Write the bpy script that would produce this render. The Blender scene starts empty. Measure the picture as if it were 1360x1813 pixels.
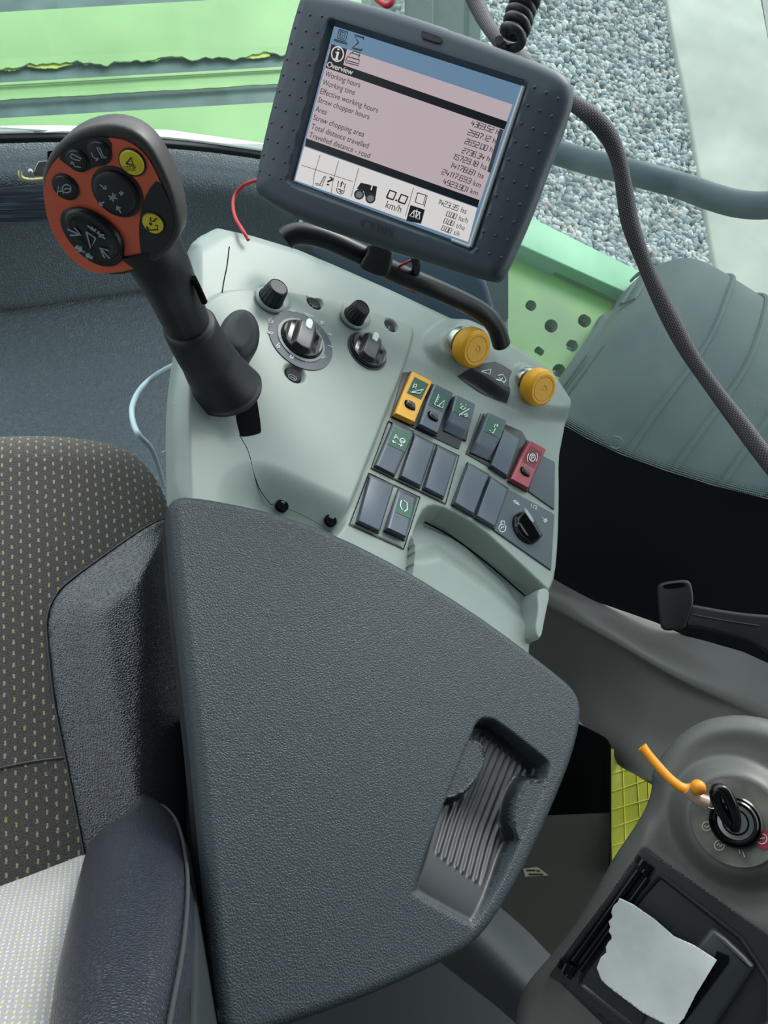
import bpy, math, random
import numpy as np
from mathutils import Vector, Matrix
random.seed(7); RNG = np.random.default_rng(7)
C = bpy.context.scene
COL = bpy.context.collection
# ------------------------------------------------------------ camera
F = 1309.0; CX = 680.0; CY = 906.5
def unit(v): v = np.array(v, float); return v/np.linalg.norm(v)
VC = unit((0.30, 0.47, 0.83))             # world up, in camera axes
YC = unit((-0.219, 0.881, -0.42)); YC = unit(YC - VC*np.dot(YC, VC))
XC = np.cross(YC, VC)
CAM = np.array((0.0, 0.0, 1.42))
RM = np.array([XC, YC, VC])               # camera axes -> world
def cw(v): return RM @ np.array(v, float)
cam_data = bpy.data.cameras.new('camera'); cam = bpy.data.objects.new('camera', cam_data); COL.objects.link(cam)
cam_data.sensor_fit = 'VERTICAL'; cam_data.sensor_height = 36.0; cam_data.sensor_width = 36.0
cam_data.lens = F/1813*36; cam_data.clip_start = 0.02; cam_data.clip_end = 200
mw = Matrix.Identity(4)
for i in range(3):
    for j in range(3): mw[i][j] = RM[i][j]
mw.translation = Vector(CAM); cam.matrix_world = mw
C.camera = cam
# ------------------------------------------------------------ light
world = bpy.data.worlds.new('world'); C.world = world; world.use_nodes = True
wn = world.node_tree; wn.nodes.clear()
wo = wn.nodes.new('ShaderNodeOutputWorld'); bg = wn.nodes.new('ShaderNodeBackground')
tc = wn.nodes.new('ShaderNodeTexCoord'); sp = wn.nodes.new('ShaderNodeSeparateXYZ'); cr = wn.nodes.new('ShaderNodeValToRGB')
wn.links.new(tc.outputs['Generated'], sp.inputs[0]); wn.links.new(sp.outputs['Z'], cr.inputs[0])
# overcast sky, brighter ahead and to the right of the cab
dt = wn.nodes.new('ShaderNodeVectorMath'); dt.operation = 'DOT_PRODUCT'; dt.inputs[1].default_value = (0.45, 0.75, 0.5); wn.links.new(tc.outputs['Generated'], dt.inputs[0])
mr = wn.nodes.new('ShaderNodeMapRange'); mr.inputs['From Min'].default_value = -.7; mr.inputs['From Max'].default_value = .9; mr.inputs['To Min'].default_value = 0.38; mr.inputs['To Max'].default_value = 2.5
wn.links.new(dt.outputs['Value'], mr.inputs[0]); wn.links.new(mr.outputs[0], bg.inputs[1])
cr.color_ramp.elements[0].position = 0.0; cr.color_ramp.elements[0].color = (0.86, 0.93, 0.95, 1)
cr.color_ramp.elements[1].position = 1.0; cr.color_ramp.elements[1].color = (0.80, 0.92, 1.0, 1)
wn.links.new(cr.outputs[0], bg.inputs[0])
wn.links.new(bg.outputs[0], wo.inputs[0])
sun_d = bpy.data.lights.new('sun', 'SUN'); sun = bpy.data.objects.new('sun', sun_d); COL.objects.link(sun)
sun_d.energy = 2.0; sun_d.angle = math.radians(25); sun_d.color = (1, 0.97, 0.92)
sun.rotation_euler = Vector((0.55, 0.65, 0.62)).to_track_quat('Z', 'Y').to_euler()
C.view_settings.view_transform = 'Standard'; C.view_settings.look = 'None'
C.view_settings.gamma = 1.0; C.view_settings.use_curve_mapping = False
C.view_settings.exposure = 0.28
C.cycles.max_bounces = 8; C.cycles.transparent_max_bounces = 12
# ------------------------------------------------------------ geometry helpers
def ray(px, py):
    return cw(unit(((px-CX)/F, -(py-CY)/F, -1.0)))
def P(px, py, d=None, z=None):
    r = ray(px, py)
    if z is not None: return CAM + r*((z-CAM[2])/r[2])
    return CAM + r*d
class Fr:
    """A plane in the place: origin, in-plane axes U V, normal N; l() measures a photo point on it."""
    def __init__(s, O, N, U):
        s.O = np.array(O, float); s.N = unit(N); U = np.array(U, float)
        s.U = unit(U - s.N*np.dot(U, s.N)); s.V = np.cross(s.N, s.U)
    def l(s, px, py, h=0.0):
        r = ray(px, py); o = s.O + s.N*h
        t = np.dot(o-CAM, s.N)/np.dot(r, s.N)
        d = CAM + r*t - o
        return (float(np.dot(d, s.U)), float(np.dot(d, s.V)))
    def ls(s, pts, h=0.0): return [s.l(a, b, h) for a, b in pts]
    def w(s, a, b, h=0.0): return s.O + s.U*a + s.V*b + s.N*h
    def mat(s):
        m = Matrix.Identity(4)
        for i in range(3): m[i][0] = s.U[i]; m[i][1] = s.V[i]; m[i][2] = s.N[i]; m[i][3] = s.O[i]
        return m
    def at(s, a, b, h=0.0): return Fr(s.w(a, b, h), s.N, s.U)
WF = Fr((0, 0, 0), (0, 0, 1), (1, 0, 0))
def tocam(px, py): return -ray(px, py)

def obj(name, mb, mat, parent=None, fr=WF, smooth=40):
    me = bpy.data.meshes.new(name)
    me.from_pydata([tuple(map(float, v)) for v in mb.v], [], [tuple(f) for f in mb.f]); me.validate(); 
    mats = mat if isinstance(mat, (list, tuple)) else [mat]
    for m in mats: me.materials.append(m)
    if len(mats) > 1 and len(mb.m) == len(me.polygons):
        me.polygons.foreach_set('material_index', mb.m)
    if smooth:
        me.polygons.foreach_set('use_smooth', [True]*len(me.polygons))
        me.set_sharp_from_angle(angle=math.radians(smooth))
    me.update()
    o = bpy.data.objects.new(name, me); COL.objects.link(o)
    M = fr.mat()
    if parent is not None:
        o.parent = parent; o.matrix_local = PM[parent.name].inverted() @ M
    else: o.matrix_local = M
    PM[o.name] = M
    return o
PM = {}
def thing(name, label, cat, fr, group=None):
    o = bpy.data.objects.new(name, None); COL.objects.link(o); o.empty_display_size = .02
    o.matrix_local = fr.mat(); PM[o.name] = fr.mat()
    tag(o, label, cat, group); return o
def tag(o, label=None, cat=None, group=None, kind=None):
    if label: o['label'] = label
    if cat: o['category'] = cat
    if group: o['group'] = group
    if kind: o['kind'] = kind
    return o
def chaikin(p, n=2, closed=True):
    p = np.array(p, float)
    for _ in range(n):
        q = np.roll(p, -1, 0) if closed else p[1:]
        a = p if closed else p[:-1]
        s = np.stack([a*.75+q*.25, a*.25+q*.75], 1).reshape(-1, p.shape[1])
        p = s if closed else np.vstack([p[:1], s, p[-1:]])
    return p
def catmull(p, n=6):
    p = np.array(p, float); q = np.vstack([2*p[0]-p[1], p, 2*p[-1]-p[-2]]); out = []
    for i in range(1, len(q)-2):
        for k in range(n):
            t = k/n; a, b, c, d = q[i-1], q[i], q[i+1], q[i+2]
            out.append(.5*((2*b)+(-a+c)*t+(2*a-5*b+4*c-d)*t*t+(-a+3*b-3*c+d)*t**3))
    out.append(p[-1]); return np.array(out)
def sdpoly(A, B, poly):
    """signed distance, positive inside"""
    poly = np.array(poly, float); d = np.full(A.shape, 1e9); ins = np.zeros(A.shape, bool)
    for i in range(len(poly)):
        x1, y1 = poly[i]; x2, y2 = poly[(i+1) % len(poly)]
        ex, ey = x2-x1, y2-y1; L = ex*ex+ey*ey+1e-18
        t = np.clip(((A-x1)*ex+(B-y1)*ey)/L, 0, 1)
        d = np.minimum(d, (A-x1-ex*t)**2+(B-y1-ey*t)**2)
        c = ((y1 > B) != (y2 > B)) & (A < (x2-x1)*(B-y1)/((y2-y1) if abs(y2-y1) > 1e-12 else 1e-12)+x1)
        ins ^= c
    d = np.sqrt(d); return np.where(ins, d, -d)
def sdline(A, B, poly):
    poly = np.array(poly, float); d = np.full(np.shape(A), 1e9)
    for i in range(len(poly)-1):
        x1, y1 = poly[i]; x2, y2 = poly[i+1]; ex, ey = x2-x1, y2-y1
        t = np.clip(((A-x1)*ex+(B-y1)*ey)/(ex*ex+ey*ey+1e-18), 0, 1)
        d = np.minimum(d, (A-x1-ex*t)**2+(B-y1-ey*t)**2)
    return np.sqrt(d)
def ss(x): x = np.clip(x, 0, 1); return x*x*(3-2*x)
def rnd(sd, r): 
    t = np.clip(r-sd, 0, r); return -(r-np.sqrt(np.maximum(r*r-t*t, 0)))
def area2(p):
    p = np.array(p); q = np.roll(p, -1, 0); return float(np.sum(p[:, 0]*q[:, 1]-q[:, 0]*p[:, 1]))
def ccw(p): p = [tuple(q) for q in p]; return p if area2(p) > 0 else p[::-1]
def offset(p, d):
    """move a ccw outline inwards by d (positive)"""
    p = np.array(p, float); a = np.roll(p, 1, 0); b = np.roll(p, -1, 0)
    e1 = p-a; e1 /= np.linalg.norm(e1, axis=1)[:, None]+1e-12; e2 = b-p; e2 /= np.linalg.norm(e2, axis=1)[:, None]+1e-12
    n1 = np.stack([-e1[:, 1], e1[:, 0]], 1); n2 = np.stack([-e2[:, 1], e2[:, 0]], 1)
    n = n1+n2; l = np.sum(n*n1, 1)[:, None]; l = np.where(np.abs(l) < .35, .35, l)
    return p+n/l*d
def circle(cx, cy, r, n=32, ry=None, rot=0):
    ry = ry or r; t = np.linspace(0, 2*math.pi, n, endpoint=False)
    x = r*np.cos(t); y = ry*np.sin(t); c, s = math.cos(rot), math.sin(rot)
    return np.stack([cx+x*c-y*s, cy+x*s+y*c], 1)
class MB:
    def __init__(s): s.v = []; s.f = []; s.m = []
    def add(s, v, f, mi=0):
        o = len(s.v); s.v.extend([tuple(x) for x in v]); s.f.extend([tuple(i+o for i in q) for q in f]); s.m.extend([mi]*len(f)); return s
    def prism(s, outline, z0, z1, r=0.0, seg=3, mi=0, hf=None):
        """outline extruded from z0 to z1, top edge rounded by r"""
        p = np.array(ccw(outline)); n = len(p); rings = [(p, z0)]
        if r > 0:
            for k in range(seg+1):
                a = k/seg*math.pi/2; rings.append((offset(p, r*(1-math.cos(a))) if k else p, z1-r+r*math.sin(a)))
        else: rings.append((p, z1))
        V = []; Fc = []
        for q, z in rings: V += [(x, y, z) for x, y in q]
        for k in range(len(rings)-1):
            for i in range(n):
                j = (i+1) % n; Fc.append((k*n+i, k*n+j, (k+1)*n+j, (k+1)*n+i))
        Fc.append(tuple((len(rings)-1)*n+i for i in range(n))); Fc.append(tuple(range(n-1, -1, -1)))
        return s.add(V, Fc, mi)
    def relief(s, outline, hf, cell=.002, skirt=.02, holes=(), mi=0, inward=0.0):
        out = np.array(outline); x0, y0 = out.min(0)-cell*1.5; x1, y1 = out.max(0)+cell*1.5
        nx = int((x1-x0)/cell)+2; ny = int((y1-y0)/cell)+2
        A, B = np.meshgrid(x0+np.arange(nx)*cell, y0+np.arange(ny)*cell, indexing='ij')
        def SD(A, B):
            d = sdpoly(A, B, out)
            for h in holes: d = np.minimum(d, -sdpoly(A, B, h))
            return d
        d = SD(A, B)
        for it in range(2):
            near = (d > -cell*.8) & (d < cell*.45) if it == 0 else near
            e = cell*.1; gx = (SD(A+e, B)-SD(A-e, B))/(2*e); gy = (SD(A, B+e)-SD(A, B-e))/(2*e)
            g = np.hypot(gx, gy)+1e-6
            A = np.where(near, A-d*gx/g, A); B = np.where(near, B-d*gy/g, B); d = SD(A, B)
        ok = near | (d > 0)
        d = np.where(near, 0, d)
        H = hf(A, B, np.maximum(d, 0))
        idx = -np.ones(A.shape, int); idx[ok] = np.arange(ok.sum())
        V = np.stack([A[ok], B[ok], H[ok]], 1).tolist()
        a, b, c, e = idx[:-1, :-1], idx[1:, :-1], idx[1:, 1:], idx[:-1, 1:]
        Q = np.stack([a, b, c, e], -1).reshape(-1, 4); cnt = (Q >= 0).sum(1)
        Fc = [tuple(q) for q in Q[cnt == 4].tolist()] + [tuple(x for x in q if x >= 0) for q in Q[cnt == 3].tolist()]
        if skirt:
            ed = {}
            for f in Fc:
                for i in range(len(f)):
                    u, w = f[i], f[(i+1) % len(f)]
                    if (w, u) in ed: del ed[(w, u)]
                    else: ed[(u, w)] = 1
            low = {}
            for (u, w) in ed:
                for k in (u, w):
                    if k not in low: low[k] = len(V); V.append((V[k][0], V[k][1], min(V[k][2]-.001, -skirt)))
                Fc.append((w, u, low[u], low[w]))
        return s.add(V, Fc, mi)
    def lathe(s, prof, n=40, cx=0, cy=0, z=0, mi=0, cap=True, flute=0, fd=0, fz=None):
        V = []; Fc = []
        for r, h in prof:
            for i in range(n):
                t = 2*math.pi*i/n; rr = r
                if flute and (fz is None or fz[0] <= h <= fz[1]): rr = r*(1-fd*(0.5-0.5*math.cos(flute*t))**2)
                V.append((cx+rr*math.cos(t), cy+rr*math.sin(t), z+h))
        for k in range(len(prof)-1):
            for i in range(n):
                j = (i+1) % n; Fc.append((k*n+i, k*n+j, (k+1)*n+j, (k+1)*n+i))
        if cap and prof[-1][0] > 1e-5: Fc.append(tuple((len(prof)-1)*n+i for i in range(n)))
        return s.add(V, Fc, mi)
    def tube(s, path, rad, n=16, mi=0, flat=1.0, ref=(0, 0, 1), caps=True):
        p = np.array(path, float); m = len(p); rad = np.broadcast_to(np.array(rad, float), (m,)) if np.ndim(rad) < 2 else np.array(rad)
        flat = np.broadcast_to(np.array(flat, float), (m,))
        T = np.gradient(p, axis=0); T /= np.linalg.norm(T, axis=1)[:, None]+1e-12
        ref = np.array(ref, float); a = ref-T[0]*np.dot(ref, T[0])
        if np.linalg.norm(a) < 1e-3: a = np.array((1, 0, 0.))-T[0]*T[0][0]
        V = []
        for i in range(m):
            a = a-T[i]*np.dot(a, T[i]); a /= np.linalg.norm(a); b = np.cross(T[i], a)
            for k in range(n):
                t = 2*math.pi*k/n; V.append(p[i]+rad[i]*(a*math.cos(t)*flat[i]+b*math.sin(t)))
        Fc = [(i*n+k, i*n+(k+1) % n, (i+1)*n+(k+1) % n, (i+1)*n+k) for i in range(m-1) for k in range(n)]
        if caps: Fc += [tuple(range(n-1, -1, -1)), tuple((m-1)*n+k for k in range(n))]
        return s.add(V, Fc, mi)
    def stroke(s, pts, w, z, t=.0003, mi=0, closed=False):
        """a thin raised line through 2-D points"""
        p = np.array(pts, float)
        if closed: p = np.vstack([p, p[:1], p[1:2]]) if False else np.vstack([p, p[:1]])
        n = len(p); T = np.gradient(p, axis=0) if n > 2 else np.repeat([p[-1]-p[0]], n, 0)
        if closed: T[0] = T[-1] = (p[1]-p[0])+(p[-1]-p[-2])
        T /= np.linalg.norm(T, axis=1)[:, None]+1e-12; N = np.stack([-T[:, 1], T[:, 0]], 1)*w/2
        L = p+N; R = p-N; V = []
        for i in range(n): V += [(L[i][0], L[i][1], z), (R[i][0], R[i][1], z), (L[i][0], L[i][1], z+t), (R[i][0], R[i][1], z+t)]
        Fc = []
        for i in range(n-1):
            a = 4*i; b = a+4
            Fc += [(a+3, b+3, b+2, a+2), (a+2, b+2, b, a), (a+1, b+1, b+3, a+3)]
        Fc += [(0, 1, 3, 2), (4*n-4, 4*n-2, 4*n-1, 4*n-3)]
        return s.add(V, Fc, mi)
    def patch(s, quad, hf, nx=8, ny=14, skirt=.004, mi=0):
        """quad TL TR BR BL (local); hf(u,v)->height, u left-right, v top-bottom"""
        q = [np.array(k, float) for k in quad]; V = []; Fc = []
        for j in range(ny+1):
            for i in range(nx+1):
                u, v = i/nx, j/ny; c = (q[0]*(1-u)+q[1]*u)*(1-v)+(q[3]*(1-u)+q[2]*u)*v
                V.append((c[0], c[1], hf(u, v)))
        id = lambda i, j: j*(nx+1)+i
        for j in range(ny):
            for i in range(nx): Fc.append((id(i, j), id(i, j+1), id(i+1, j+1), id(i+1, j)))
        loop = [id(i, 0) for i in range(nx)]+[id(nx, j) for j in range(ny)]+[id(i, ny) for i in range(nx, 0, -1)]+[id(0, j) for j in range(ny, 0, -1)]
        o = len(V)
        for k in loop: V.append((V[k][0], V[k][1], skirt))
        n = len(loop)
        for k in range(n): Fc.append((loop[k], loop[(k+1) % n], o+(k+1) % n, o+k))
        return s.add(V, Fc, mi)
    def ball(s, c, r, n=16, m=10, mi=0):
        r = np.broadcast_to(np.array(r, float), (3,)); V = []; Fc = []
        for j in range(m+1):
            a = math.pi*j/m
            for i in range(n):
                t = 2*math.pi*i/n; V.append((c[0]+r[0]*math.sin(a)*math.cos(t), c[1]+r[1]*math.sin(a)*math.sin(t), c[2]+r[2]*math.cos(a)))
        for j in range(m):
            for i in range(n): Fc.append((j*n+i, (j+1)*n+i, (j+1)*n+(i+1) % n, j*n+(i+1) % n))
        return s.add(V, Fc, mi)
    def text(s, string, p0, p1, h, z, t=.0002, mi=0, shear=0.0, centre=False):
        """flat lettering from p0 to p1 (baseline, local), cap height h"""
        cu = bpy.data.curves.new('t', 'FONT'); cu.body = string; cu.size = 1; cu.extrude = 0; cu.shear = shear
        o = bpy.data.objects.new('t', cu); COL.objects.link(o)
        bpy.context.view_layer.update()
        me = bpy.data.meshes.new_from_object(o.evaluated_get(bpy.context.evaluated_depsgraph_get()))
        co = np.array([v.co[:] for v in me.vertices]); fs = [tuple(p.vertices) for p in me.polygons]
        bpy.data.objects.remove(o); bpy.data.curves.remove(cu); bpy.data.meshes.remove(me)
        p0 = np.array(p0); p1 = np.array(p1); d = p1-p0; L = np.linalg.norm(d); d /= L; n = np.array((-d[1], d[0]))
        x = (co[:, 0]-co[:, 0].min())/(np.ptp(co[:, 0])+1e-9)*L; y = co[:, 1]/.70*h
        q = p0+np.outer(x, d)+np.outer(y, n)
        k = len(q); V = [(a, b, z+t) for a, b in q]
        s.add(V, fs, mi)
        return s
def sheet(rows, nu=8, nv=8, world=True):
    """smooth surface through rows of (px, py, z)"""
    R = [[P(a, b, z=c) for a, b, c in r] for r in rows] if world else rows
    G = np.array([catmull(r, nu) for r in R])
    G = np.stack([catmull(G[:, i], nv) for i in range(G.shape[1])], 1)
    a, b, _ = G.shape; mb = MB(); V = G.reshape(-1, 3)
    mb.add(V, [(i*b+j, (i+1)*b+j, (i+1)*b+j+1, i*b+j+1) for i in range(a-1) for j in range(b-1)])
    return mb
DIG = {'0': [[(0, 0), (1, 0), (1, 2), (0, 2), (0, 0)]], '1': [[(.0, 1.8), (.38, 2), (.38, 0)]], '2': [[(0, 2), (1, 2), (1, 1.1), (0, .9), (0, 0), (1, 0)]],
       '3': [[(0, 2), (1, 2), (1, 0), (0, 0)], [(.3, 1), (1, 1)]], '4': [[(.1, 2), (0, .8), (1, .8)], [(.8, 1.5), (.7, 0)]], '5': [[(1, 2), (0, 2), (0, 1.1), (1, 1.1), (1, 0), (0, 0)]],
       '6': [[(1, 2), (0, 2), (0, 0), (1, 0), (1, 1.1), (0, 1.1)]], '7': [[(0, 2), (1, 2), (1, 1.5), (.5, .8), (.5, 0)]], '8': [[(0, 0), (1, 0), (1, 2), (0, 2), (0, 0)], [(0, 1.05), (1, 1.05)]],
       '9': [[(0, 0), (1, 0), (1, 2), (0, 2), (0, 1), (1, 1)]], '.': [[(.0, .12), (.25, .12)]]}
def digits(mb, string, p0, p1, h, z, w, mi=0):
    p0 = np.array(p0); p1 = np.array(p1); d = p1-p0; L = np.linalg.norm(d); d = d/L; n = np.array((-d[1], d[0])); n = n+d*.08
    adv = [0.45 if c == '.' else (.80 if c == '1' else 1.32) for c in string]; u = L/(sum(adv)-.25); x = 0
    for c, a in zip(string, adv):
        for pl in DIG[c]:
            mb.stroke([p0+d*(x+q[0])*u+n*q[1]*h/2 for q in pl], w, z, mi=mi)
        x += a
# ------------------------------------------------------------ materials
def lin(c): return tuple(((x/255)/12.92 if x <= 10 else ((x/255+.055)/1.055)**2.4) for x in c)+(1,)
class NT:
    def __init__(s, name):
        s.m = bpy.data.materials.new(name); s.m.use_nodes = True; s.t = s.m.node_tree; s.b = s.t.nodes['Principled BSDF']; s.out = s.t.nodes['Material Output']
        s.tc = s.t.nodes.new('ShaderNodeTexCoord').outputs['Object']
    def n(s, typ, **kw):
        x = s.t.nodes.new(typ)
        for k, v in kw.items():
            if k.startswith('_'): setattr(x, k[1:], v)
            else:
                k2 = int(k[1:]) if k[0] == 'i' and k[1:].isdigit() else k.replace('0', ' ')
                if hasattr(v, 'is_linked'): s.t.links.new(v, x.inputs[k2])
                else: x.inputs[k2].default_value = v
        return x
    def math(s, op, a, b=0.0, c=None):
        x = s.t.nodes.new('ShaderNodeMath'); x.operation = op
        for i, v in enumerate((a, b) if c is None else (a, b, c)):
            if hasattr(v, 'is_linked'): s.t.links.new(v, x.inputs[i])
            else: x.inputs[i].default_value = v
        return x.outputs[0]
    def mix(s, f, a, b):
        x = s.t.nodes.new('ShaderNodeMix'); x.data_type = 'RGBA'
        for k, v in (('Factor', f), ('A', a), ('B', b)):
            i = [q for q in x.inputs if q.name == k and (q.type == ('VALUE' if k == 'Factor' else 'RGBA'))][0]
            if hasattr(v, 'is_linked'): s.t.links.new(v, i)
            else: i.default_value = v
        return [q for q in x.outputs if q.type == 'RGBA'][0]
    def ramp(s, f, lo, hi):
        x = s.n('ShaderNodeMapRange', Value=f); x.inputs['From Min'].default_value = lo; x.inputs['From Max'].default_value = hi; return x.outputs[0]
    def col(s, c): s.t.links.new(c, s.b.inputs['Base Color']) if hasattr(c, 'is_linked') else setattr(s.b.inputs['Base Color'], 'default_value', c)
    def bump(s, h, strength, dist):
        x = s.n('ShaderNodeBump', Height=h, Strength=strength, Distance=dist); s.t.links.new(x.outputs[0], s.b.inputs['Normal']); return x
    def noise(s, scale, detail=3, vec=None, rough=.5):
        return s.n('ShaderNodeTexNoise', Vector=vec or s.tc, Scale=scale, Detail=float(detail), Roughness=rough).outputs[0]
    def vor(s, scale, feature='F1', vec=None, out=0):
        x = s.n('ShaderNodeTexVoronoi', _feature=feature, Vector=vec or s.tc, Scale=scale); return x.outputs[out]
def plain(name, c, rough=.5, metal=0, spec=.5, grain=0, gs=900, gd=.0003, coat=0, var=0, vs=8, c2=None):
    s = NT(name); s.b.inputs['Roughness'].default_value = rough; s.b.inputs['Metallic'].default_value = metal
    s.b.inputs['Specular IOR Level'].default_value = spec; s.b.inputs['Coat Weight'].default_value = coat
    if var or c2:
        s.col(s.mix(s.ramp(s.noise(vs, 4), .35, .65), lin(c), lin(c2) if c2 else lin([max(0, x-var) for x in c])))
    else: s.col(lin(c))
    if grain: s.bump(s.noise(gs, 3), grain, gd)
    return s.m
def leather(name, c, scale=420, st=.6, dist=.0008, rough=.42, spec=.5, c2=None):
    s = NT(name); s.b.inputs['Roughness'].default_value = rough; s.b.inputs['Specular IOR Level'].default_value = spec
    w = s.n('ShaderNodeVectorMath', _operation='ADD', i0=s.tc, i1=s.n('ShaderNodeVectorMath', _operation='SCALE', i0=s.n('ShaderNodeTexNoise', Vector=s.tc, Scale=scale*.45).outputs[1], Scale=.7/scale).outputs[0]).outputs[0]
    d = s.n('ShaderNodeTexVoronoi', _feature='DISTANCE_TO_EDGE', Vector=w, Scale=float(scale)).outputs[0]
    g = s.math('MINIMUM', s.math('MULTIPLY', d, 3.2), 1.0)
    h = s.math('ADD', g, s.math('MULTIPLY', s.noise(scale*.35, 2), .5))
    s.bump(h, st, dist); 
    if c2: s.col(s.mix(s.ramp(s.noise(5, 3), .35, .65), lin(c), lin(c2)))
    else: s.col(lin(c))
    return s.m
def fabric(name, base, base2, dash1, dash2, du, dv, wu=.11, wv=.24, dk=.85, jit=.18):
    s = NT(name); s.b.inputs['Roughness'].default_value = .95; s.b.inputs['Specular IOR Level'].default_value = .15
    s.b.inputs['Sheen Weight'].default_value = .25
    x = s.n('ShaderNodeSeparateXYZ', i0=s.tc); 
    nz = s.n('ShaderNodeTexNoise', Vector=s.tc, Scale=260.0).outputs[0]
    u = s.math('ADD', s.math('DIVIDE', x.outputs[0], du), s.math('MULTIPLY', nz, jit*2.5)); v = s.math('ADD', s.math('DIVIDE', x.outputs[1], dv), s.math('MULTIPLY', nz, jit*2))
    cu = s.math('FLOOR', u); v2 = s.math('ADD', v, s.math('MULTIPLY', s.math('PINGPONG', cu, 1.0), .5))
    fu = s.math('ABSOLUTE', s.math('SUBTRACT', s.math('FRACT', u), .5)); fv = s.math('ABSOLUTE', s.math('SUBTRACT', s.math('FRACT', v2), .5))
    mk = s.math('MULTIPLY', s.math('LESS_THAN', fu, wu), s.math('LESS_THAN', fv, wv))
    cv = s.math('FLOOR', v2); cc = s.n('ShaderNodeCombineXYZ', i0=cu, i1=cv).outputs[0]
    wnz = s.n('ShaderNodeTexWhiteNoise', _noise_dimensions='3D', i0=cc).outputs[0]
    st = s.n('ShaderNodeMapping', Vector=s.tc, Scale=(500.0, 1400.0, 500.0)).outputs[0]
    fib = s.ramp(s.n('ShaderNodeTexNoise', Vector=st, Scale=1.0, Detail=3.0).outputs[0], .3, .7)
    fl = s.ramp(s.n('ShaderNodeTexNoise', Vector=s.tc, Scale=900.0, Detail=2.0).outputs[0], .35, .65)
    b = s.mix(s.math('MULTIPLY_ADD', fl, .5, s.math('MULTIPLY', fib, .5)), lin(base), lin(base2))
    s.col(s.mix(s.math('MULTIPLY', mk, dk), b, s.mix(wnz, lin(dash1), lin(dash2))))
    s.bump(s.math('ADD', fl, s.math('MULTIPLY', fib, .6)), .8, .0012)
    return s.m
def glassmat(name, tint, haze, hazecol, dots=False):
    s = NT(name); t = s.t; tr = s.n('ShaderNodeBsdfTransparent'); tr.inputs[0].default_value = tint
    gl = s.n('ShaderNodeBsdfGlossy', Roughness=.02); df = s.n('ShaderNodeBsdfDiffuse'); df.inputs[0].default_value = lin(hazecol)
    fr = s.n('ShaderNodeFresnel', IOR=1.3)
    m1 = s.t.nodes.new('ShaderNodeMixShader'); t.links.new(fr.outputs[0], m1.inputs[0]); t.links.new(tr.outputs[0], m1.inputs[1]); t.links.new(gl.outputs[0], m1.inputs[2])
    m2 = s.t.nodes.new('ShaderNodeMixShader'); t.links.new(s.math('MULTIPLY', s.ramp(s.noise(6, 6), .2, .8), haze), m2.inputs[0]); t.links.new(m1.outputs[0], m2.inputs[1]); t.links.new(df.outputs[0], m2.inputs[2])  # pale diffuse layer paints haze over the view through the pane
    t.links.new(m2.outputs[0], s.out.inputs[0]); return s.m
# ------------------------------------------------------------ palette
M_ = {}
M_['lid'] = leather('lid_vinyl', (50, 59, 64), 430, .42, .0006, .46, .4)
M_['bolster'] = leather('seat_leather', (36, 40, 49), 400, .5, .0007, .33, 1.0)
M_['floormat'] = leather('grained_vinyl', (112, 124, 128), 215, .75, .0030, .55, .4)
M_['console'] = plain('console_plastic', (140, 152, 145), .42, grain=.12, gs=1500, gd=.0002, var=6, vs=14)
M_['console2'] = plain('console_plastic_cool', (148, 164, 162), .42, grain=.1, gs=1500, gd=.0002)
M_['black'] = plain('black_plastic', (22, 25, 29), .35, grain=.15, gs=1800, gd=.0001)
M_['blackm'] = plain('matt_black_plastic', (26, 29, 33), .5, grain=.3, gs=1400, gd=.0002)
M_['gloss'] = plain('gloss_black', (14, 15, 17), .16)
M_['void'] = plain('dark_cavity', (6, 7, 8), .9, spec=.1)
M_['switch'] = plain('switch_grey', (66, 78, 92), .34, grain=.1, gs=1800, gd=.0001)
M_['plate'] = plain('plate_grey', (66, 78, 86), .5, grain=.3, gs=1500, gd=.0002)
M_['housing'] = plain('monitor_housing', (56, 68, 76), .48, grain=.35, gs=1700, gd=.00015)
M_['yellow'] = plain('yellow_plastic', (240, 176, 34), .4)
M_['ylabel'] = plain('yellow_button', (226, 208, 44), .4)
M_['red'] = plain('crimson_plastic', (158, 48, 66), .38)
M_['green'] = plain('green_label', (14, 84, 62), .4)
M_['orange'] = plain('orange_plate', (224, 102, 70), .5)
M_['white'] = plain('white_print', (215, 225, 225), .5)
M_['print'] = plain('grey_print', (150, 170, 178), .5)
M_['ink'] = plain('black_ink', (30, 30, 26), .5)
M_['chrome'] = plain('steel', (190, 190, 186), .25, metal=1)
M_['brass'] = plain('yellowed_steel', (200, 190, 150), .35, metal=.8)
M_['trim'] = plain('interior_trim', (98, 100, 96), .42, grain=.35, gs=1300, gd=.0003, var=8, vs=5)
M_['trimd'] = plain('dark_trim', (38, 44, 46), .5, grain=.3, gs=1300, gd=.0003)
M_['lever'] = plain('lever_shell', (32, 34, 37), .40, grain=.2, gs=1500, gd=.0001)
M_['sage'] = plain('machine_green', (134, 172, 110), .5, var=8, vs=3)
M_['mint'] = plain('flange_green', (122, 184, 142), .5)
M_['plateg'] = plain('deck_green', (84, 142, 44), .5, c2=(76, 124, 56), vs=3)
M_['ygreen'] = plain('lemon_green', (236, 238, 96), .5, c2=(222, 230, 70), vs=20)
M_['bare'] = plain('worn_steel', (84, 108, 106), .55, c2=(62, 84, 84), vs=9)
M_['peel'] = plain('primer_yellow', (176, 188, 84), .6)
M_['rubber'] = plain('tyre_rubber', (56, 68, 74), .8, c2=(76, 90, 86), vs=2.2)
M_['cable'] = plain('pale_cable', (180, 202, 208), .4)
M_['redwire'] = plain('red_wire', (190, 40, 48), .4)
M_['paper'] = plain('thermal_paper', (218, 222, 220), .8, var=8, vs=60)
M_['soil'] = plain('gravel_bed', (104, 112, 112), .95)
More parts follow.
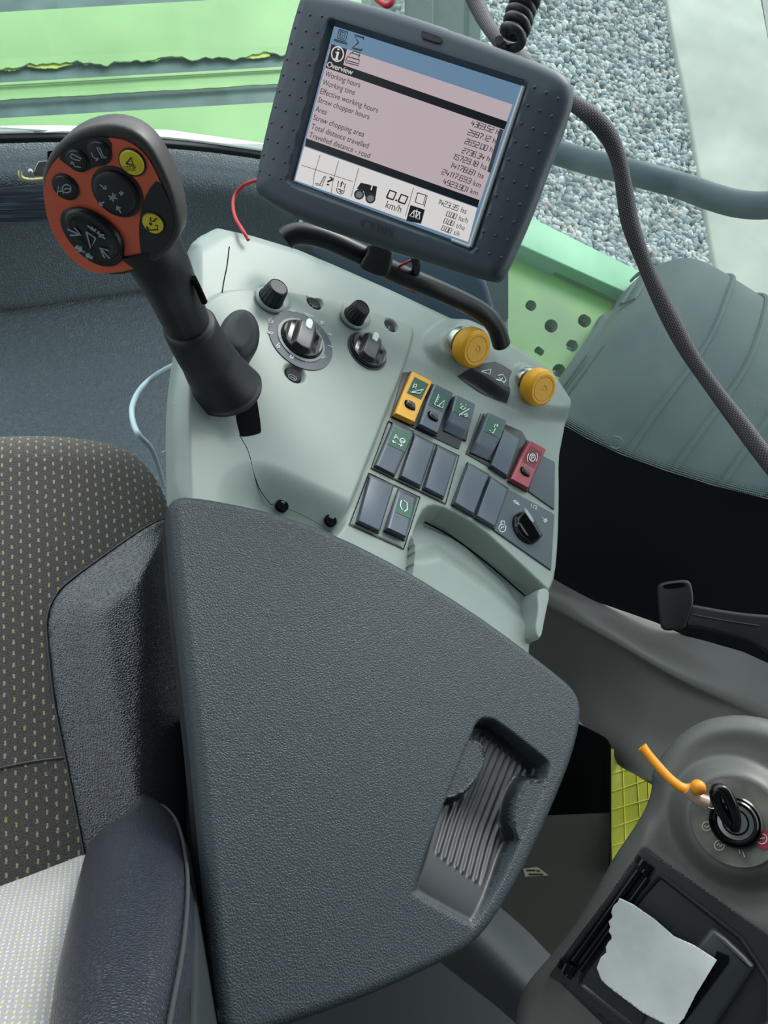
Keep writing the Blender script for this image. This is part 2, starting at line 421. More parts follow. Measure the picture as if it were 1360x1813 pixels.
M_['concrete'] = plain('kerb_concrete', (176, 178, 168), .85, c2=(156, 160, 150), vs=1.4, grain=.3, gs=40, gd=.004)
M_['fab'] = fabric('seat_fabric', (44, 43, 44), (112, 106, 101), (190, 188, 112), (190, 188, 178), .0086, .0115, .11, .19, .72, .11)
M_['fabl'] = fabric('sunlit_seat_fabric', (168, 166, 170), (192, 190, 194), (226, 226, 100), (235, 235, 225), .0040, .0058, .17, .25)  # finer weave for the backrest; sunlight on it is put into the pale base
def emis(name, c, k, ink=False):
    s = NT(name); s.col(lin((10, 10, 12))); s.b.inputs['Emission Color'].default_value = lin(c); s.b.inputs['Emission Strength'].default_value = k; s.b.inputs['Roughness'].default_value = .25; return s.m
M_['scr'] = emis('lcd_pink', (204, 188, 194), .62); M_['scrb'] = emis('lcd_blue', (112, 146, 176), .62); M_['scrw'] = emis('lcd_white', (225, 222, 220), .7)
M_['scrk'] = plain('lcd_black', (16, 20, 28), .3); M_['scrg'] = emis('lcd_slate', (70, 78, 90), .5)

# ------------------------------------------------------------ outside ground
ZG = -1.2
GF = Fr((0, 0, ZG), (0, 0, 1), (1, 0, 0))
mb = MB(); mb.add([(-30, -30, -.03), (40, -30, -.03), (40, 50, -.03), (-30, 50, -.03)], [(0, 1, 2, 3)])
tag(obj('ground', mb, M_['soil'], fr=GF), kind='structure')
kp = [(1172, -70), (1192, 60), (1215, 170), (1238, 300), (1258, 420), (1285, 560), (1330, 760), (1900, 960), (1900, 130), (1362, 70), (1336, -70)]
mb = MB(); mb.prism(GF.ls(kp, .06), -.1, .06, .02)
kerb = tag(obj('concrete_kerb', mb, M_['concrete'], fr=GF), 'pale grey concrete strip running beside the gravel outside the window', 'kerb')
mb = MB(); mb.prism(GF.ls([(1336, -90), (1362, 68), (1900, 130), (1900, -120)], -.0), -.1, -.01)
tag(obj('asphalt', mb, M_['trimd'], fr=GF), kind='structure')
# gravel stones
ico = []
def ico1():
    import bmesh
    bm = bmesh.new(); bmesh.ops.create_icosphere(bm, subdivisions=1, radius=1); v = np.array([q.co[:] for q in bm.verts]); f = np.array([[q.index for q in p.verts] for p in bm.faces]); bm.free(); return v, f
iv, if_ = ico1()
K = sdpoly
cnt = 0; V = []; Fs = []; kl = np.array(GF.ls(kp, .06))
pts = []
for _ in range(52000):
    px = RNG.uniform(700, 1330); py = RNG.uniform(-60, 620)
    pts.append(GF.l(px, py))
pts = np.array(pts); keep = sdpoly(pts[:, 0], pts[:, 1], kl) < .03
# even density: thin out the near part by area of a pixel
d = np.linalg.norm(np.c_[pts, np.full(len(pts), ZG)]-CAM, axis=1); 
pts = pts[keep]; n = len(pts)
for p in pts:
    if cnt >= 26000: break
    s = RNG.uniform(.014, .031)
    A = RNG.normal(size=(3, 3)); Q, _ = np.linalg.qr(A)
    q = (iv*(1+RNG.uniform(-.22, .22, (len(iv), 1)))*s*np.array([1.25, .9, .65]))@Q.T
    q[:, 2] *= .8
    V.append(q+np.array((p[0], p[1], RNG.uniform(-.02, .02)))); Fs.append(if_+cnt*len(iv)); cnt += 1
me = bpy.data.meshes.new('gravel'); V = np.concatenate(V); Fs = np.concatenate(Fs)
me.vertices.add(len(V)); me.vertices.foreach_set('co', V.ravel()); me.loops.add(Fs.size); me.loops.foreach_set('vertex_index', Fs.ravel())
me.polygons.add(len(Fs)); me.polygons.foreach_set('loop_start', np.arange(0, Fs.size, 3)); me.polygons.foreach_set('loop_total', np.full(len(Fs), 3)); me.update(calc_edges=True)
s = NT('gravel_stone'); g = s.n('ShaderNodeNewGeometry').outputs['Random Per Island']
r = s.n('ShaderNodeValToRGB', Fac=g); e = r.color_ramp.elements; e[0].color = lin((112, 122, 126)); e[1].color = lin((205, 208, 206))
for p_, c_ in ((.3, (152, 162, 164)), (.55, (182, 187, 187)), (.9, (216, 218, 215)), (.96, (180, 162, 150))):
    q = e.new(p_); q.color = lin(c_)
s.col(r.outputs[0]); s.b.inputs['Roughness'].default_value = .85; me.materials.append(s.m)
go = bpy.data.objects.new('gravel', me); COL.objects.link(go); go.matrix_local = GF.mat(); tag(go, 'loose grey crushed stone covering the ground outside', 'gravel', kind='stuff')

# ------------------------------------------------------------ green header housing ahead of the windscreen
HF = Fr((0, 0, -.3), (0, 0, 1), (1, 0, 0))
hh = thing('header_housing', 'light green ribbed machine housing with flaking paint ahead of the windscreen', 'machine housing', HF.at(.2, 2.6))
def band(name, mat, top, bot, z0, z1, jag=0, jb=0, seed=1, x0=-260, x1=None, bev=.004):
    rg = random.Random(seed)
    def lin_(l, x): (xa, ya), (xb, yb) = l; return ya+(yb-ya)*(x-xa)/(xb-xa)
    n = 150 if (jag or jb) else 4; xs = [x0+(x1-x0)*i/n for i in range(n+1)]; ph = [rg.uniform(0, 6.28) for _ in range(6)]
    wob = lambda x: sum(math.sin(x/f_+p_)*a_ for f_, a_, p_ in ((31, .8, ph[0]), (13, .6, ph[1]), (6.1, .35, ph[2]), (3.3, .3, ph[3])))+max(0, math.sin(x/17+ph[4])*math.sin(x/7+ph[5]))*.8
    t = [(x, lin_(top, x)+(rg.uniform(-1, 1)*jag if 0 < i < n else 0)) for i, x in enumerate(xs)]
    b = [(x, lin_(bot, x)+wob(x)*jb*.8) for i, x in enumerate(xs)]
    m = MB(); m.prism(HF.ls(t+b[::-1], z1*.2), z1*.2-.004, z1*.2, 0 if jag or jb else .0015); return obj(name, m, mat, hh, HF)
X1 = 640
band('bare_panel', M_['bare'], ((0, -220), (480, -240)), ((0, 330), (480, 300)), -.06, -.05, x1=X1)
band('green_panel', M_['sage'], ((0, 21), (400, -2)), ((0, 106), (480, 84)), -.03, .02, x1=X1)
band('raised_rib', M_['sage'], ((0, 104), (480, 82)), ((0, 117), (480, 96)), -.02, .05, jb=4.5, x1=X1, seed=4)
band('narrow_rib', M_['sage'], ((0, 146), (480, 119)), ((0, 151), (480, 124)), -.02, .06, x1=X1, bev=.01)
band('green_panel', M_['sage'], ((0, 151), (480, 124)), ((0, 171), (480, 142)), -.03, .0, x1=X1)
band('raised_rib', M_['sage'], ((0, 170), (480, 141)), ((0, 177), (480, 149)), -.02, .06, jb=.7, x1=X1, seed=9)
band('green_panel', M_['sage'], ((0, 209), (480, 181)), ((0, 330), (480, 310)), -.03, .02, x1=X1)
for (xa, xb, y, hgt, sd) in ((0, 36, 116, 6, 1), (48, 128, 112, 7, 2), (146, 158, 107, 4, 3), (262, 284, 100, 5, 4), (430, 478, 96, 4, 5)):
    rg = random.Random(sd); n = 24; top = [(xa+(xb-xa)*i/n, y-3-.045*(xb-xa)*i/n) for i in range(n+1)]; bot = [(xa+(xb-xa)*i/n, y+5+hgt*rg.uniform(.6, 1)*math.sin(math.pi*i/n)-.045*(xb-xa)*i/n) for i in range(n+1)]
    m = MB(); m.prism(HF.ls(top+bot[::-1], .003), .000, .003); obj('flaked_primer', m, M_['peel'], hh, HF)

# ------------------------------------------------------------ green deck, wheel and rail outside the side window
DF = Fr((0, 0, -.5), (0, 0, 1), (1, 0, 0))
dk = thing('machine_deck', 'green steel deck plate with round holes and a pale green flange beside the tyre', 'deck', DF.at(2.0, 2.0))
holes = [(940, 541, 10), (976, 577, 12), (1035, 568, 12), (1013, 612, 11), (955, 622, 9), (990, 656, 12), (882, 549, 9)]
out = DF.ls([(700, 420), (915, 425), (1135, 515), (1095, 570), (1030, 700), (1010, 800), (960, 830), (760, 620)])
hp = [[DF.l(x+r*math.cos(t), y+r*math.sin(t)) for t in np.linspace(0, 2*math.pi, 20, endpoint=False)] for x, y, r in holes]
m = MB(); m.relief(out, lambda A, B, sd: np.zeros_like(A), .012, .04, holes=hp); obj('deck_plate', m, M_['plateg'], dk, DF, smooth=30)
m = MB(); m.prism(DF.ls([(700, 300), (938, 383), (1142, 484), (1112, 519), (921, 433), (700, 350)], .07), .0, .07, .006); obj('flange', m, M_['mint'], dk, DF)
m = MB(); m.prism(DF.ls([(921, 430), (1114, 518), (1106, 538), (915, 450)], .02), .0, .02); obj('flange_foot', m, M_['plateg'], dk, DF)
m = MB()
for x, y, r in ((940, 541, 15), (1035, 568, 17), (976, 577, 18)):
    m = MB(); m.prism([DF.l(x+2+r*math.cos(t), y+4+r*math.sin(t), -.12) for t in np.linspace(0, 2*math.pi, 12, endpoint=False)], -.14, -.12); obj('hole_backing_disc', m, M_['void'], dk, DF)  # black disc added below a hole so that it looks dark
# wheel: lathe around a horizontal axle
ax = np.array((.697, -.717, 0)); tt_ = np.cross(ax, (0, 0, 1)); R = .90
wc = P(1202, 467, d=3.4)-R*(np.array((0, 0, 1.))*math.cos(-.8)+tt_*math.sin(-.8))
WFr = Fr(wc, -ax, (0, 0, 1))
wh = thing('front_wheel', 'large dusty grey ribbed tyre outside the side window beside the green deck', 'wheel', WFr)
prof = [(.30, .0), (.45, .10), (.55, .13), (.60, .105), (.70, .11), (.80, .085), (.86, .045), (.90, .0), (.920, -.07), (.93, -.2), (.935, -.45), (.92, -.62), (.88, -.72), (.75, -.78), (.4, -.75)]
pr = catmull(prof, 4)
m = MB(); n = 120; Vv = []
for r, h in pr:
    for i in range(n):
        t = 2*math.pi*i/n; Vv.append((r*math.cos(t), r*math.sin(t), h))
m.add(Vv, [(k*n+i, (k+1)*n+i, (k+1)*n+(i+1) % n, k*n+(i+1) % n) for k in range(len(pr)-1) for i in range(n)])
tyre = obj('tyre', m, M_['rubber'], wh, WFr)
m = MB()
for h_, r_ in ((-.16, .926), (-.30, .934), (-.44, .935), (-.58, .931)):
    m.tube([((r_+.004)*math.cos(t), (r_+.004)*math.sin(t), h_+.006*math.sin(t*9)) for t in np.linspace(0, 2*math.pi, 90)], .010, n=6)
obj('tread_ridge', m, M_['rubber'], wh, WFr)
m = MB()
for k in range(10):
    t = 2*math.pi*k/10; m = MB()
    for r_, l_ in ((.80, .16), (.76, .13)):
        m.tube([(r_*math.cos(t+a_), r_*math.sin(t+a_), .088 if r_ > .78 else .112) for a_ in np.linspace(0, l_*2, 8)], .006, n=6)
    m.tube([(.80*math.cos(t), .80*math.sin(t), .09), (.74*math.cos(t+.02), .74*math.sin(t+.02), .115)], .005, n=6)
    obj('sidewall_embossing', m, M_['rubber'], wh, WFr)
path = catmull([P(x, y, d=dd) for x, y, dd in ((880, 236, 2.6), (960, 262, 2.6), (1040, 286, 2.55), (1130, 308, 2.5), (1200, 327, 2.5), (1262, 349, 2.45), (1315, 362, 2.42), (1380, 362, 2.4), (1560, 340, 2.4), (1900, 260, 2.4))], 6)
m = MB(); m.tube(path, .036, n=20); tag(obj('hand_rail', m, plain('rail_grey', (48, 68, 76), .5), smooth=60), 'dark grey round grab rail crossing outside the side window', 'hand rail')

# ------------------------------------------------------------ cab shell
r0 = [(700, 925, .30), (973, 1020, .30), (1162, 1085, .36), (1262, 1128, .41), (1360, 1172, .45), (1600, 1280, .52)]
a, b, c = P(973, 1020, z=.30), P(1360, 1172, z=.45), P(1000, 700, d=1.28)
nn = unit(np.cross(b-a, c-a)); nn = nn if np.dot(nn, CAM-a) > 0 else -nn
SW = Fr(a, nn, b-a)
print('side window normal', nn, [round(float(np.linalg.norm(SW.w(*SW.l(*p))-CAM)), 3) for p in ((840, 0), (1360, 0), (1000, 700), (1360, 800), (900, 300))])
m = MB(); m.prism(SW.ls([(560, 480), (700, -200), (1700, -500), (1900, 1330), (1360, 1172), (1162, 1086), (973, 1020), (760, 950)]), -.004, 0)
gl = glassmat('side_glass', (.90, .94, .92, 1), .36, (190, 205, 205))
tag(obj('window_2', m, gl, fr=SW, smooth=0), kind='structure')
m = MB(); fb = [(800, 640), (900, 700), (1000, 752), (1040, 775), (1100, 803), (1180, 832), (1260, 857), (1360, 882), (1500, 905), (1900, 960), (1900, 1360), (1360, 1190), (1162, 1100), (973, 1034), (760, 960)]
m.prism(SW.ls(fb), .001, .004); frit = obj('trim_1', m, plain('window_frit', (16, 24, 30), .3, spec=.4), fr=SW, smooth=0); tag(frit, kind='structure')
m = MB()
cur = catmull(SW.ls(fb[2:10]), 30)
for j in range(5):
    for i in range(0, len(cur)-1):
        t = cur[i+1]-cur[i]; t /= np.linalg.norm(t); nr = np.array((-t[1], t[0])); nr = nr if nr[1] > 0 else -nr
        L = np.linalg.norm(cur[i+1]-cur[i]); k = max(1, int(L/.0042))
        for q in range(k):
            c_ = cur[i]+(cur[i+1]-cur[i])*(q+(.5 if j % 2 else 0))/k+nr*(.0018+.0037*j); m.add([(c_[0]+x, c_[1]+y, .0015) for x, y in ((0, .0013-.0002*j), (.0013-.0002*j, 0), (0, -.0013+.0002*j), (-.0013+.0002*j, 0))], [(0, 1, 2, 3)])
tag(obj('trim_2', m, plain('frit_dots', (14, 18, 22), .4), fr=SW, smooth=0), kind='structure')

# clear ring mark on the glass
rc = SW.l(1092, 782); m = MB(); m.tube([(rc[0]+.0105*math.cos(t), rc[1]+.0105*math.sin(t), .0045) for t in np.linspace(0, 2*math.pi, 40)], .0011, n=6)
tag(obj('ring_mark', m, plain('pale_ring', (130, 150, 146), .4), fr=SW), 'small pale ring stuck on the side window at the edge of its black border', 'ring')
# windscreen
wa, wb = P(0, 236, z=.46), P(540, 268, z=.46)
WS = Fr(wa, unit(np.cross(wb-wa, (0, .12, 1.0)))*1, wb-wa)
if np.dot(WS.N, CAM-wa) < 0: WS = Fr(wa, -WS.N, wb-wa)
print('windscreen', WS.N, [round(float(np.linalg.norm(WS.w(*WS.l(*p))-CAM)), 3) for p in ((0, 0), (500, 0), (840, 0))])
m = MB(); m.prism(WS.ls([(-500, 262), (-500, -500), (838, -560), (838, 30), (842, 420), (640, 330), (540, 266), (300, 232), (150, 230), (0, 238)]), -.004, 0)
tag(obj('window_1', m, glassmat('wind_glass', (.88, .93, .905, 1), .16, (190, 205, 195)), fr=WS, smooth=0), kind='structure')
# frit strip at its foot; light behind it put into near-white colour
def ribbon(top, bot, z0, z1, name, mat, fr, r=.002, kind='structure'):
    m = MB(); m.prism(fr.ls([tuple(q) for q in catmull(top, 4)]+[tuple(q) for q in catmull(bot, 4)[::-1]], z1), z0, z1, r); return tag(obj(name, m, mat, fr=fr), kind=kind)
ribbon([(-300, 232), (0, 222), (140, 222), (300, 231), (420, 246), (560, 268), (700, 300)], [(-300, 242), (0, 233), (140, 233), (300, 243), (420, 258), (560, 280), (700, 312)], -.002, .006, 'trim_3', plain('backlit_frit', (232, 236, 232), .6, grain=.8, gs=700, gd=.001), Fr((0, 0, .462), (0, 0, 1), (1, 0, 0)))
ribbon([(-300, 243), (0, 234), (140, 234), (300, 244), (420, 259), (560, 281), (700, 313)], [(-300, 254), (0, 245), (140, 244), (300, 255), (420, 268), (560, 292), (700, 324)], -.002, .008, 'trim_4', plain('black_seal', (12, 20, 22), .5), Fr((0, 0, .456), (0, 0, 1), (1, 0, 0)))
# grained cab front and floor
rows = [[(x, y, z) for x, y, z in r] for r in (
    [(-400, 262, .44), (0, 242, .44), (150, 240, .44), (300, 250, .44), (450, 268, .44), (620, 300, .44), (900, 360, .44)],
    [(-400, 275, .435), (0, 256, .435), (150, 254, .435), (300, 262, .435), (450, 282, .435), (620, 312, .435), (900, 372, .435)],
    [(-400, 300, .432), (0, 287, .432), (150, 284, .432), (300, 290, .432), (450, 307, .432), (620, 337, .432), (900, 400, .43)],
    [(-400, 345, .41), (0, 328, .41), (150, 324, .41), (300, 328, .41), (450, 343, .41), (620, 373, .41), (900, 440, .41)],
    [(-400, 420, .30), (0, 402, .30), (150, 397, .30), (300, 397, .30), (450, 402, .30), (620, 432, .30), (900, 500, .30)],
    [(-400, 560, .135), (0, 538, .135), (150, 520, .135), (250, 508, .135), (450, 480, .135), (620, 480, .135), (900, 560, .135)],
    [(-400, 575, .10), (0, 555, .10), (150, 536, .10), (250, 523, .10), (450, 500, .10), (620, 500, .10), (900, 585, .10)],
    [(-400, 700, .075), (0, 680, .075), (150, 665, .075), (300, 650, .075), (450, 650, .075), (620, 700, .075), (900, 800, .075)],
    [(-400, 900, .06), (0, 900, .06), (150, 900, .06), (300, 900, .06), (450, 900, .06), (620, 900, .06), (900, 1000, .06)],
    [(-500, 1500, .06), (0, 1400, .06), (150, 1300, .06), (300, 1300, .06), (450, 1300, .06), (620, 1300, .06), (900, 1300, .06)])]
tag(obj('wall_front', sheet(rows, 6, 8), M_['floormat'], smooth=60), kind='structure')
m = MB(); m.prism([(-1.3, -1.1), (1.7, -1.1), (1.7, .1), (1.1, .55), (.75, 1.25), (-1.3, 1.3)], -.05, .0)
tag(obj('floor', m, M_['trimd']), kind='structure')
m = MB(); m.prism([(-1.2, -1.1), (1.7, -1.1), (1.7, -.1), (.9, .75), (-1.2, .85)], 2.0, 2.06)
tag(obj('ceiling', m, plain('headliner', (120, 122, 120), .9)), kind='structure')
m = MB(); m.prism([(-1.2, -1.16), (1.7, -1.16), (1.7, -1.1), (-1.2, -1.1)], 0, 2.0)
tag(obj('wall_back', m, plain('rear_lining', (70, 72, 72), .9)), kind='structure')
# pillar behind the monitor
m = MB()
o_ = P(775, 25, d=1.55)
PF = Fr(o_, tocam(775, 25), cw((1, .02, 0)))
m.prism(PF.ls([(712, -420), (717, 100), (768, 130), (768, -420)], .012), -.05, .012, .006); m.prism(PF.ls([(766, -420), (766, 120), (822, 130), (826, -420)]), -.05, 0, .003)
m.prism(PF.ls([(822, -420), (818, 130), (826, 134), (834, -420)], -.004), -.05, -.004); m.prism(PF.ls([(832, -420), (826, 130), (852, 160), (858, -420)], .004), -.05, .004, .008)
tag(obj('trim_5', m, plain('pillar_grey', (150, 168, 158), .5), fr=PF), kind='structure')
# side ledge under the window
e0 = [(x, y+2, z+.004) for x, y, z in r0]
rows = [e0,
    [(740, 950, .31), (970, 1045, .31), (1120, 1105, .35), (1240, 1165, .405), (1360, 1222, .45), (1600, 1340, .52)],
    [(780, 980, .30), (966, 1068, .30), (1075, 1124, .335), (1210, 1200, .395), (1360, 1268, .445), (1600, 1400, .515)],
    [(790, 1010, .27), (966, 1090, .27), (1068, 1142, .305), (1200, 1222, .37), (1350, 1292, .43), (1600, 1430, .50)],
    [(800, 1100, .18), (980, 1170, .19), (1058, 1215, .22), (1160, 1300, .31), (1320, 1365, .40), (1600, 1500, .47)],
    [(800, 1160, .10), (990, 1240, .12), (1040, 1278, .15), (1108, 1345, .26), (1250, 1430, .36), (1600, 1560, .44)],
    [(800, 1166, .07), (990, 1250, .09), (1036, 1288, .12), (1092, 1352, .23), (1190, 1400, .34), (1600, 1590, .40)]]
tag(obj('trim_6', sheet(rows, 8, 8), plain('ledge_trim', (112, 112, 106), .36, grain=.3, gs=1300, gd=.0003), smooth=60), kind='structure')
# yellow-green panel seen through the gap
YF = Fr(P(1115, 1420, d=1.46), tocam(1115, 1420)+np.array((0, 0, .8)), cw((1, 0, 0)))
m = MB(); m.prism(YF.ls([(1081, 1325), (1300, 1325), (1300, 1580), (1081, 1580)]), -.02, 0, .004)
for k in range(6):
    y = 1350+k*32; m.tube([(*YF.l(1084, y+20), .0), (*YF.l(1200, y-14-6*(k % 2)), .0)], .0013, n=6)
for k in range(4):
    x = 1100+k*22; m.tube([(*YF.l(x, 1300), .0), (*YF.l(x+10+9*(k % 2), 1560), .0)], .0011, n=6)
tag(obj('side_shield', m, M_['ygreen'], fr=YF), 'bright yellow-green panel seen through the gap beside the ignition console', 'panel')
# ------------------------------------------------------------ driver seat
SF = Fr(P(150, 1150, z=.63), unit((0.0, -.06, 1)), (1, 0, 0))
seat = thing('driver_seat', "driver's seat with speckled dark fabric cushion and black leather bolsters", 'seat', SF)
so = chaikin(SF.ls([(-420, 770), (-200, 748), (0, 741), (100, 741), (170, 750), (232, 768), (272, 802), (300, 850), (318, 905), (330, 1000), (338, 1150), (342, 1350), (345, 1560), (200, 1660), (-420, 1800)]), 2)
def seat_h(A, B, sd):
    h = rnd(sd, .055)*1.0
    e = np.maximum(0, A-(-.0)); return h-.0*e
m = MB(); m.relief(so, seat_h, .004, .14); cu = obj('seat_cushion', m, M_['fab'], seat, SF, smooth=70)
lo = SF.ls([(312, 893), (262, 928), (185, 982), (120, 1030), (96, 1056), (84, 1090), (84, 1130), (96, 1240), (118, 1350), (150, 1515), (175, 1620), (345, 1560), (345, 1350), (341, 1150), (331, 1000), (320, 905)], .004)
lo = chaikin(lo, 1); so_ = np.array(so)
def bol_h(A, B, sd):
    s0 = np.maximum(sdpoly(A, B, so_), 0); t = rnd(sd, .006)
    return rnd(s0, .055)+t*.9+.006+.022*ss(sd/.06)
m = MB(); m.relief(lo, bol_h, .003, .10); obj('cushion_bolster', m, M_['bolster'], seat, SF, smooth=70)
m = MB(); l3 = [(x, y) for x, y in lo]
sp_ = catmull(SF.ls([(300, 902), (262, 928), (185, 982), (120, 1030), (97, 1056), (84, 1090), (84, 1130), (96, 1240), (118, 1350), (150, 1515)], .004), 6)
m.tube([(x, y, float(rnd(max(0.0, float(sdpoly(np.array([x]), np.array([y]), so_)[0])), .055))+.0015) for x, y in sp_], .0016, n=6)
obj('bolster_seam', m, M_['black'], seat, SF)
m = MB(); c2 = catmull(SF.ls([(-60, 1375), (0, 1360), (60, 1348), (122, 1340)], .001), 5); m.tube([(x, y, .0002) for x, y in c2], .0014, n=6); obj('cushion_seam', m, M_['black'], seat, SF)
# backrest
p0, p1, p2 = P(-100, 1598, z=.665), P(150, 1512, z=.665), P(60, 1813, d=.53)
BN = unit(np.cross(p1-p0, p2-p0)); BN = BN if np.dot(BN, CAM-p0) > 0 else -BN
BF = Fr(p1, BN, (1, 0, 0))
print('backrest normal', BN)
bo = BF.ls([(-350, 1680), (-100, 1596), (0, 1563), (60, 1541), (150, 1506), (175, 1506), (175, 1620), (130, 1830), (110, 2000), (-350, 2000)])
m = MB(); m.relief(bo, lambda A, B, sd: rnd(sd, .010), .003, .05); obj('backrest_cushion', m, M_['fabl'], seat, BF, smooth=70)
bl = BF.ls([(150, 1507), (196, 1484), (218, 1455), (238, 1430), (258, 1421), (285, 1424), (305, 1440), (322, 1475), (334, 1530), (336, 1590), (328, 1680), (310, 1780), (290, 1900), (255, 2000), (60, 2000), (78, 1813), (95, 1720), (114, 1640), (134, 1560)], .01)
bl = chaikin(bl, 2)
ax0, ax1 = np.array(BF.l(258, 1440)), np.array(BF.l(215, 1900))
def bb_h(A, B, sd): return .03*np.sqrt(np.clip(sd/.045, 0, 1)*(2-np.clip(sd/.045, 0, 1)))+rnd(sd, .008)+.004
m = MB(); m.relief(bl, bb_h, .003, .06); obj('backrest_bolster', m, M_['bolster'], seat, BF, smooth=70)
pp = catmull(BF.ls([(262, 1423), (288, 1427), (308, 1446), (321, 1478), (331, 1535), (332, 1592), (324, 1680), (304, 1790), (285, 1900)], .012), 6)
m = MB(); m.tube([(x, y, .012) for x, y in pp], .0014, n=8); obj('piping', m, plain('grey_piping', (58, 64, 66), .5), seat, BF)
sp2 = BF.ls([(262, 1424), (290, 1424), (315, 1450), (334, 1500), (347, 1570), (352, 1700), (350, 1900), (270, 1900), (330, 1600)], -.01)
m = MB(); m.prism(sp2, -.10, -.01, .004); obj('bolster_side', m, M_['trimd'], seat, BF)
# recline knob and bolt
KF = Fr(P(338, 1535, z=.60), cw((1, .1, .2)), (0, 0, 1))
m = MB(); m.lathe([(0, 0), (.011, 0), (.011, .012), (.013, .014), (.013, .026), (.010, .028), (0, .028)], 20)
tag(obj('recline_knob', m, M_['trimd'], fr=KF), 'small black round knob between seat back and armrest lid', 'knob')
LFm = Fr(P(326, 1425, z=.58), tocam(326, 1425), cw((1, 0, 0)))
m = MB(); m.prism(LFm.ls([(292, 1408), (322, 1398), (334, 1440), (350, 1500), (352, 1720), (340, 1730), (330, 1560), (310, 1450)]), -.004, 0, .001); m.prism(LFm.ls([(321, 1418), (330, 1417), (330, 1431), (321, 1432)], .006), 0, .006, .001)
m.tube([(*LFm.l(335, 1495), -.01), (*LFm.l(358, 1455), -.01)], .0018, n=8)
bk = obj('seat_bracket', m, M_['trimd'], fr=LFm); tag(bk, 'dark metal bracket with a square bolt in the gap beside the seat', 'bracket')
# crumpled bag in the gap
rg = np.random.default_rng(5)
GFm = Fr(P(365, 1740, z=.42), tocam(365, 1740), cw((1, 0, 0)))
ol = chaikin(GFm.ls([(335, 1700), (352, 1708), (372, 1722), (392, 1732), (398, 1762), (384, 1790), (366, 1803), (345, 1830), (325, 1840), (320, 1740)]), 1)
m = MB(); 
def crumple(A, B, sd):
    h = np.zeros_like(A)
    for k in range(14):
        a = rg.uniform(0, math.pi); f = rg.uniform(60, 260); h += np.abs(((A*math.cos(a)+B*math.sin(a))*f+rg.uniform(0, 1)) % 1-.5)*.6/f*2
    return h
m.relief(ol, crumple, .0025, .01); tag(obj('crumpled_bag', m, plain('brown_film', (112, 100, 90), .3), fr=GFm, smooth=25), 'crumpled brown plastic bag stuffed in the gap beside the seat back', 'bag')
# strap, buckle and cables by the cab front
FF = Fr(P(40, 335, z=.425), tocam(40, 360), cw((1, .02, 0)))
m = MB(); ol = FF.ls([(-200, 342), (0, 333), (90, 324), (200, 322), (200, 388), (90, 392), (0, 393), (-200, 396)])
m.prism(ol, -.01, .002, .002)
for k in range(7):
    y = 343+k*7; m.stroke(FF.ls([(-180, y+6), (0, y), (190, y-6)]), .002, .002, .0008)
sk = NT('strap_black'); sk.b.inputs['Roughness'].default_value = .6
mp = sk.n('ShaderNodeMapping', Vector=sk.tc, Scale=(12.0, 260.0, 1.0)).outputs[0]; sk.col(sk.mix(sk.ramp(sk.n('ShaderNodeTexNoise', Vector=mp, Scale=1.0, Detail=4.0).outputs[0], .5, .75), lin((26, 38, 48)), lin((70, 86, 98))))
tag(obj('strap', m, sk.m, fr=FF), 'wide black strap across the grained cab front behind the joystick', 'strap')
BK = Fr(P(62, 300, d=1.46), tocam(62, 300), cw((1, .02, 0)))
bu = thing('strap_buckle', 'small metal latch hook above the black strap', 'latch', BK)
m = MB(); m.tube([(*BK.l(x, y), .004) for x, y in catmull([(36, 302), (36, 311), (42, 317), (54, 319), (70, 318), (95, 316)], 4)], .0042, n=10); obj('hook', m, M_['brass'], bu, BK)
m = MB(); m.prism(BK.ls([(58, 312), (62, 298), (68, 286), (84, 284), (84, 315)], .0), -.01, .004, .001); m.ball((*BK.l(54, 304), .004), .005); obj('latch_plate', m, M_['chrome'], bu, BK)
m = MB(); m.prism(BK.ls([(84, 268), (96, 266), (104, 300), (84, 300)], .006), -.01, .006, .001); obj('latch_block', m, M_['void'], bu, BK)
def cable(name, pts, r, mat, label, cat, n=10, k=8):
    m = MB(); m.tube(catmull([P(a, b, d=c) for a, b, c in pts], k), r, n=n); return tag(obj(name, m, mat, smooth=60), label, cat)
cable('white_cable', [(385, 620, .90), (345, 630, .97), (312, 645, 1.08), (275, 665, 1.2), (248, 690, 1.2), (234, 720, 1.18), (236, 748, 1.15), (246, 770, 1.12), (270, 800, 1.18), (290, 860, 1.4)], .0042, M_['cable'], 'thin pale cable looping down behind the seat cushion', 'cable')
cable('red_wire', [(520, 300, 1.0), (445, 322, 1.02), (425, 334, 1.05), (414, 350, 1.05), (413, 370, 1.03), (418, 388, .99), (428, 405, .95), (440, 425, .94)], .0022, M_['redwire'], 'thin red wire curving out from under the left side of the monitor', 'wire')
cable('red_wire', [(742, 456, .93), (722, 464, .93), (700, 476, .94), (680, 492, .95), (700, 498, .96), (735, 518, .97)], .0016, M_['redwire'], 'thin red wire beside the monitor bracket', 'wire')
cable('red_wire', [(650, -40, 1.3), (655, -20, 1.25), (672, 2, 1.22), (690, 8, 1.2), (700, -20, 1.22), (705, -60, 1.3)], .004, M_['redwire'], 'red wire end peeking above the monitor', 'wire')
# console foot cover at left (pale bracket) 
m = MB(); QF = Fr(P(302, 805, z=.60), tocam(302, 805), cw((1, 0, 0))); m.prism(QF.ls([(286, 800), (312, 788), (330, 830), (330, 880), (314, 880), (300, 830)]), -.02, 0, .002)
tag(obj('console_bracket', m, plain('pale_bracket', (150, 156, 152), .5), fr=QF), 'small pale grey bracket between seat corner and console', 'bracket')
